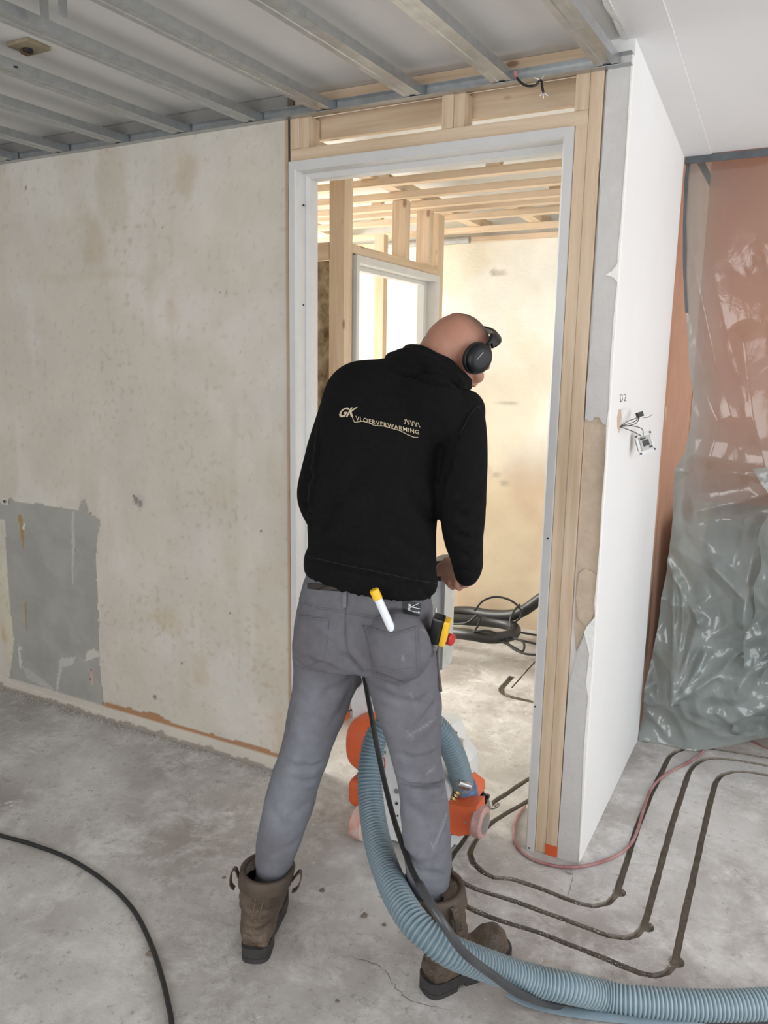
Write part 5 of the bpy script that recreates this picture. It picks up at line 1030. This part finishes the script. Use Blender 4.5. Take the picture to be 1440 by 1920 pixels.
# boots -------------------------------------------------------
def boot(heel, d, top, rt_, rb_, lab, straps, fl_=1.0):
    s = Vector((d.y, -d.x, 0)); up_ = Vector((0, 0, 1)); par = person
    def Q(f, l, h): return heel+d*f*fl_+s*l+up_*h
    mb = MB()
    # shaft rings from the ankle to the top rim
    an = Q(.070, 0, .10); rings = [(Q(.075, 0, .05), .047, .058), (an, .047, .060), (an.lerp(top, .35), rb_, rb_*1.12), (an.lerp(top, .7), (rt_+rb_)/2, (rt_+rb_)/2*1.08), (top, rt_, rt_*1.05)]
    V_ = []; F_ = []; sg = 28
    for c, a, b in rings:
        for k in range(sg): t = 2*math.pi*k/sg; V_.append(c+s*a*math.cos(t)+d*b*math.sin(t))
    for i in range(len(rings)-1):
        for k in range(sg): F_.append((i*sg+k, i*sg+(k+1) % sg, (i+1)*sg+(k+1) % sg, (i+1)*sg+k))
    F_.append(tuple(range(sg))[::-1]); F_.append(tuple((len(rings)-1)*sg+k for k in range(sg))); mb.add(V_, F_)
    fr_ = [(.012, .034, .09, .03), (.045, .040, .10, .03), (.09, .042, .105, .03), (.13, .044, .092, .03), (.17, .049, .080, .03), (.21, .052, .076, .03), (.25, .048, .074, .03), (.28, .036, .062, .03), (.296, .018, .046, .03)]
    V_ = []; F_ = []
    for f, w, ht, hb in fr_:
        for k in range(sg): t = 2*math.pi*k/sg; z = (hb+ht)/2+(ht-hb)/2*math.copysign(abs(math.sin(t))**.75, math.sin(t)); V_.append(Q(f, w*math.copysign(abs(math.cos(t))**.8, math.cos(t)), z))
    n = len(fr_)
    for i in range(n-1):
        for k in range(sg): F_.append((i*sg+k, i*sg+(k+1) % sg, (i+1)*sg+(k+1) % sg, (i+1)*sg+k))
    F_.append(tuple(range(sg))[::-1]); F_.append(tuple((n-1)*sg+k for k in range(sg))); mb.add(V_, F_)
    ell(mb, Q(.05, 0, .07), (.045, .045, .05)); ell(mb, Q(.235, .0, .062), (.05, .05, .042))
    V_, N_, F_ = remesh(mb, .005, 4, .5)
    V_ = wrinkle(V_, N_, .006, 14, (1, 1, 1.8), heel.x*9); V_ = wrinkle(V_, N_, .0025, 40, (1, 1, 1.8), 4); zz = V_[:, 2]
    V_ = V_+N_*(np.exp(-((zz-.135)/.010)**2)*-.004+np.exp(-((zz-.165)/.010)**2)*-.0025+np.exp(-((zz-.105)/.009)**2)*.002)[:, None]
    # open the top: drop the cap so that the shaft is a hollow collar
    ax = (top-an).normalized(); keep = [f for f in F_ if ((Vector(V_[f[0]])-top).dot(ax) < -.003 or max((Vector(V_[i])-top-ax*((Vector(V_[i])-top).dot(ax))).length for i in f) > rt_*.93)]
    b = mesh('boot', [tuple(v) for v in V_], keep, BM_, par, smooth=True, label=lab)
    # collar with inner lining
    V2 = []; F2 = []; prof = [(0, -.045, .003), (0, .004, .004), (-.003, .007, .0), (-.010, .004, 0), (-.011, -.06, 0)]
    for dr, dz, ex in prof:
        for k in range(36): t = 2*math.pi*k/36; R__ = rt_+dr+ex; V2.append(top+ax*dz+s*(R__*math.cos(t))+d*(R__*1.05*math.sin(t)))
    for i in range(len(prof)-1):
        for k in range(36): F2.append((i*36+k, i*36+(k+1) % 36, (i+1)*36+(k+1) % 36, (i+1)*36+k))
    mesh('collar', V2, F2, mat('dark_brown_collar', (.085, .060, .042), .65, var=.35, vscale=20), b, smooth=True, label='darker collar round the boot top')
    # sole with heel step and tread blocks
    out_ = [(-.004, 0), (.0, .024), (.018, .038), (.06, .041), (.11, .040), (.16, .047), (.21, .055), (.255, .050), (.288, .034), (.304, .0)]
    def rnd(pl):
        sp_ = spline([(f, l, 0) for f, l in pl]+[(pl[0][0], pl[0][1], 0)], .008); return [(p.x, p.y) for p in sp_[:-1]]
    ol = rnd([(f, l) for f, l in out_]+[(f, -l) for f, l in out_[::-1][1:-1]])
    so = MB(); so.prism([Q(f, l, .014) for f, l in ol], (0, 0, .030))
    hl = [(f, l) for f, l in ol if f < .10]; heel_p = rnd([(-.003, .0), (.003, .024), (.018, .036), (.06, .040)])[:-1]; heel_p = [p for p in ol if p[0] < .088]; heel_p = sorted(heel_p, key=lambda p: math.atan2(p[1], p[0]-.05))
    so.prism([Q(f, l, .0) for f, l in heel_p], (0, 0, .016)); fp = [(.115, .038), (.16, .045), (.21, .053), (.255, .048), (.286, .032), (.300, 0), (.286, -.032), (.255, -.048), (.21, -.053), (.16, -.045), (.115, -.038)]
    so.prism([Q(f, l, .0) for f, l in fp], (0, 0, .016))
    so.out('sole', SOLE, b)
    # back strip and pull loops
    bt2 = bvh(V_, F_)
    def backline(l, h0, h1, n=10):
        P = []
        for k in range(n+1):
            h = h0+(h1-h0)*k/n; c = (an.lerp(top, (h-.10)/(top.z-.10)) if h > .1 else Q(.07, 0, h)); o_ = c-d*.3+s*l; lo, nn, i, ds = bt2.ray_cast(o_, d)
            if lo: P.append(lo-d*.0012)
        return P
    for l in (-.010, .010):
        P = backline(l, .12, top.z-.03)
        if len(P) > 2: MB().tube(P, .0011, 6).out('seam', mat('tan_seam', (.20, .15, .10), .7), b, smooth=True)
    for sd in (-1, 1):
        P = []
        for k in range(15):
            t = k/14; lo = None; a_ = math.pi*(.03+.10*t)
        c0 = top+s*sd*(rt_+.004)-ax*.035
        q = [c0, c0+s*sd*straps*.022+ax*.03, c0+s*sd*straps*.036+ax*.012, c0+s*sd*straps*.030-ax*.03, c0+s*sd*.006-ax*.045]
        sp = spline(q, .006); V3_ = []; F3_ = []
        for i, p in enumerate(sp):
            T = (sp[min(i+1, len(sp)-1)]-sp[max(i-1, 0)]).normalized(); B_ = T.cross(d).normalized()
            for a_, b_2 in ((-.009, -.0016), (.009, -.0016), (.009, .0016), (-.009, .0016)): V3_.append(p+d*a_+B_*b_2)
        for i in range(len(sp)-1):
            for k in range(4): F3_.append((i*4+k, i*4+(k+1) % 4, (i+1)*4+(k+1) % 4, (i+1)*4+k))
        mesh('pull_loop', V3_, F3_, BM_, b)
    return b
tL = (PY(457, 1618, 1.555)+PY(548, 1640, 1.555))/2; tR = (PY(762, 1668, 1.66)+PY(862, 1655, 1.66))/2
boot(hL, dL, tL, .070, .062, 'left brown leather boot seen from the heel', .6)
boot(hR, dR, tR, .076, .064, 'right brown leather boot turned outward with dark toe', .4, .92)

# headphones --------------------------------------------------
hdp = empty('headphones', hp_(0, -.01, 0), 'black over-ear headphones on the shaved head of the worker', 'headphones')
PM = mat('matt_black_plastic', (.006, .0065, .008), .45, spec=.35)
for s in (-1, 1):
    a = hp_(s*.082, -.006, -.004); ax_ = (HM @ Vector((s, -.12, .05))).normalized(); e1 = (HM @ Vector((0, 0, 1))); e1 = (e1-ax_*e1.dot(ax_)).normalized(); e2 = ax_.cross(e1)
    prof = [(0, .024), (.002, .034), (.010, .038), (.017, .0385), (.020, .037), (.021, .035), (.0225, .0365), (.030, .036), (.037, .030), (.040, .020), (.041, .0)]
    def rev(pr, nm, m, par):
        V_ = []; F_ = []; sg = 32
        for h, r in pr:
            for k in range(sg): t = 2*math.pi*k/sg; V_.append(a+ax_*h+e1*r*1.12*math.cos(t)+e2*r*math.sin(t))
        for i in range(len(pr)-1):
            for k in range(sg): F_.append((i*sg+k, i*sg+(k+1) % sg, (i+1)*sg+(k+1) % sg, (i+1)*sg+k))
        return mesh(nm, V_, F_, m, par, smooth=True)
    cp = rev(prof[5:], 'ear_cup', PM, hdp); rev(prof[:6], 'ear_cushion', mat('soft_black_leatherette', (.010, .010, .010), .6), hdp)
    q = a+ax_*.0405; MB().tube([q+e1*.014+e2*.008, q-e1*.012+e2*.011], .0009, 6).out('grey_mark', mat('grey_mark', (.35, .36, .38), .4), cp)
    MB().tube([a+ax_*.036-e2*.02+e1*.008, a+ax_*.0385-e2*.02+e1*.008], .0022, 8).out('rivet', M['steel'], cp)
    MB().tube(spline([a+ax_*.022+e1*.040+e2*.0, a+ax_*.024+e1*.055, a+ax_*.012+e1*.075], .006), .006, 10).out('yoke', PM, hdp, smooth=True)
arc = []
for k in range(25):
    t = math.pi*(k/24); arc.append(hp_(.098*math.cos(t), .034*math.sin(t)+.0, .052+.052*math.sin(t)))
V_ = []; F_ = []
for i, p in enumerate(arc):
    T = (arc[min(i+1, 24)]-arc[max(i-1, 0)]).normalized(); f_ = (HM @ Vector((0, 1, 0))); f_ = (f_-T*f_.dot(T)).normalized(); n_ = T.cross(f_)
    for a_, b_2 in ((-.015, -.002), (-.010, -.005), (.010, -.005), (.015, -.002), (.015, .003), (-.015, .003)): V_.append(p+f_*a_+n_*b_2)
for i in range(24):
    for k in range(6): F_.append((i*6+k, i*6+(k+1) % 6, (i+1)*6+(k+1) % 6, (i+1)*6+k))
mesh('headband', V_, F_, PM, hdp, smooth=False)

# things he carries -------------------------------------------
a, n_ = hit(btj, 733, 1178); b0 = a-n_*.006; b1 = PY(702, 1108, b0.y-.022)
tb = empty('marker_tube', b0, 'white tube with a yellow cap sticking out of the back pocket', 'marker')
d_ = (b1-b0).normalized(); L_ = (b1-b0).length
MB().cyl(b0-d_*.02, b0+d_*(L_-.02), .0098, 20).out('barrel', M['tubew'], tb, smooth=False); MB().cyl(b0+d_*(L_-.022), b0+d_*(L_+.004), .0112, 20, bev=.002).out('cap', M['yellow'], tb)
c = PY(826, 1182, 1.675); tm = empty('tape_measure', c, 'black and yellow tape measure clipped to the right hip of the jeans', 'tape measure')
TM = Matrix.Rotation(math.radians(12), 4, 'Y'); TM.translation = c
Rz = Matrix.Rotation(math.radians(14), 4, 'Z'); TM = TM @ Rz
MB().box((-.024, -.020, -.034), (.004, .022, .034), .006, M=TM).out('case', M['black'], tm); MB().box((.0045, -.019, -.033), (.019, .021, .032), .005, M=TM).out('yellow_side', M['yellow'], tm)
MB().box((-.006, -.024, -.046), (.004, -.020, -.030), .001, M=TM).out('end_hook', M['chrome'], tm)
MB().tube(spline([PY(822, 1198, 1.69), PY(820, 1225, 1.685), PY(822, 1255, 1.685), PY(827, 1296, 1.69)], .01), [.0035]*len(spline([PY(822, 1198, 1.69), PY(820, 1225, 1.685), PY(822, 1255, 1.685), PY(827, 1296, 1.69)], .01)), 8).out('hanging_strap', mat('grey_strap', (.09, .085, .08), .7), tm, smooth=True)
MB().tube([PY(817, 1140, 1.695), PY(817, 1152, 1.69), PY(822, 1165, 1.69)], .003, 8).out('belt_clip', M['chrome'], tm)
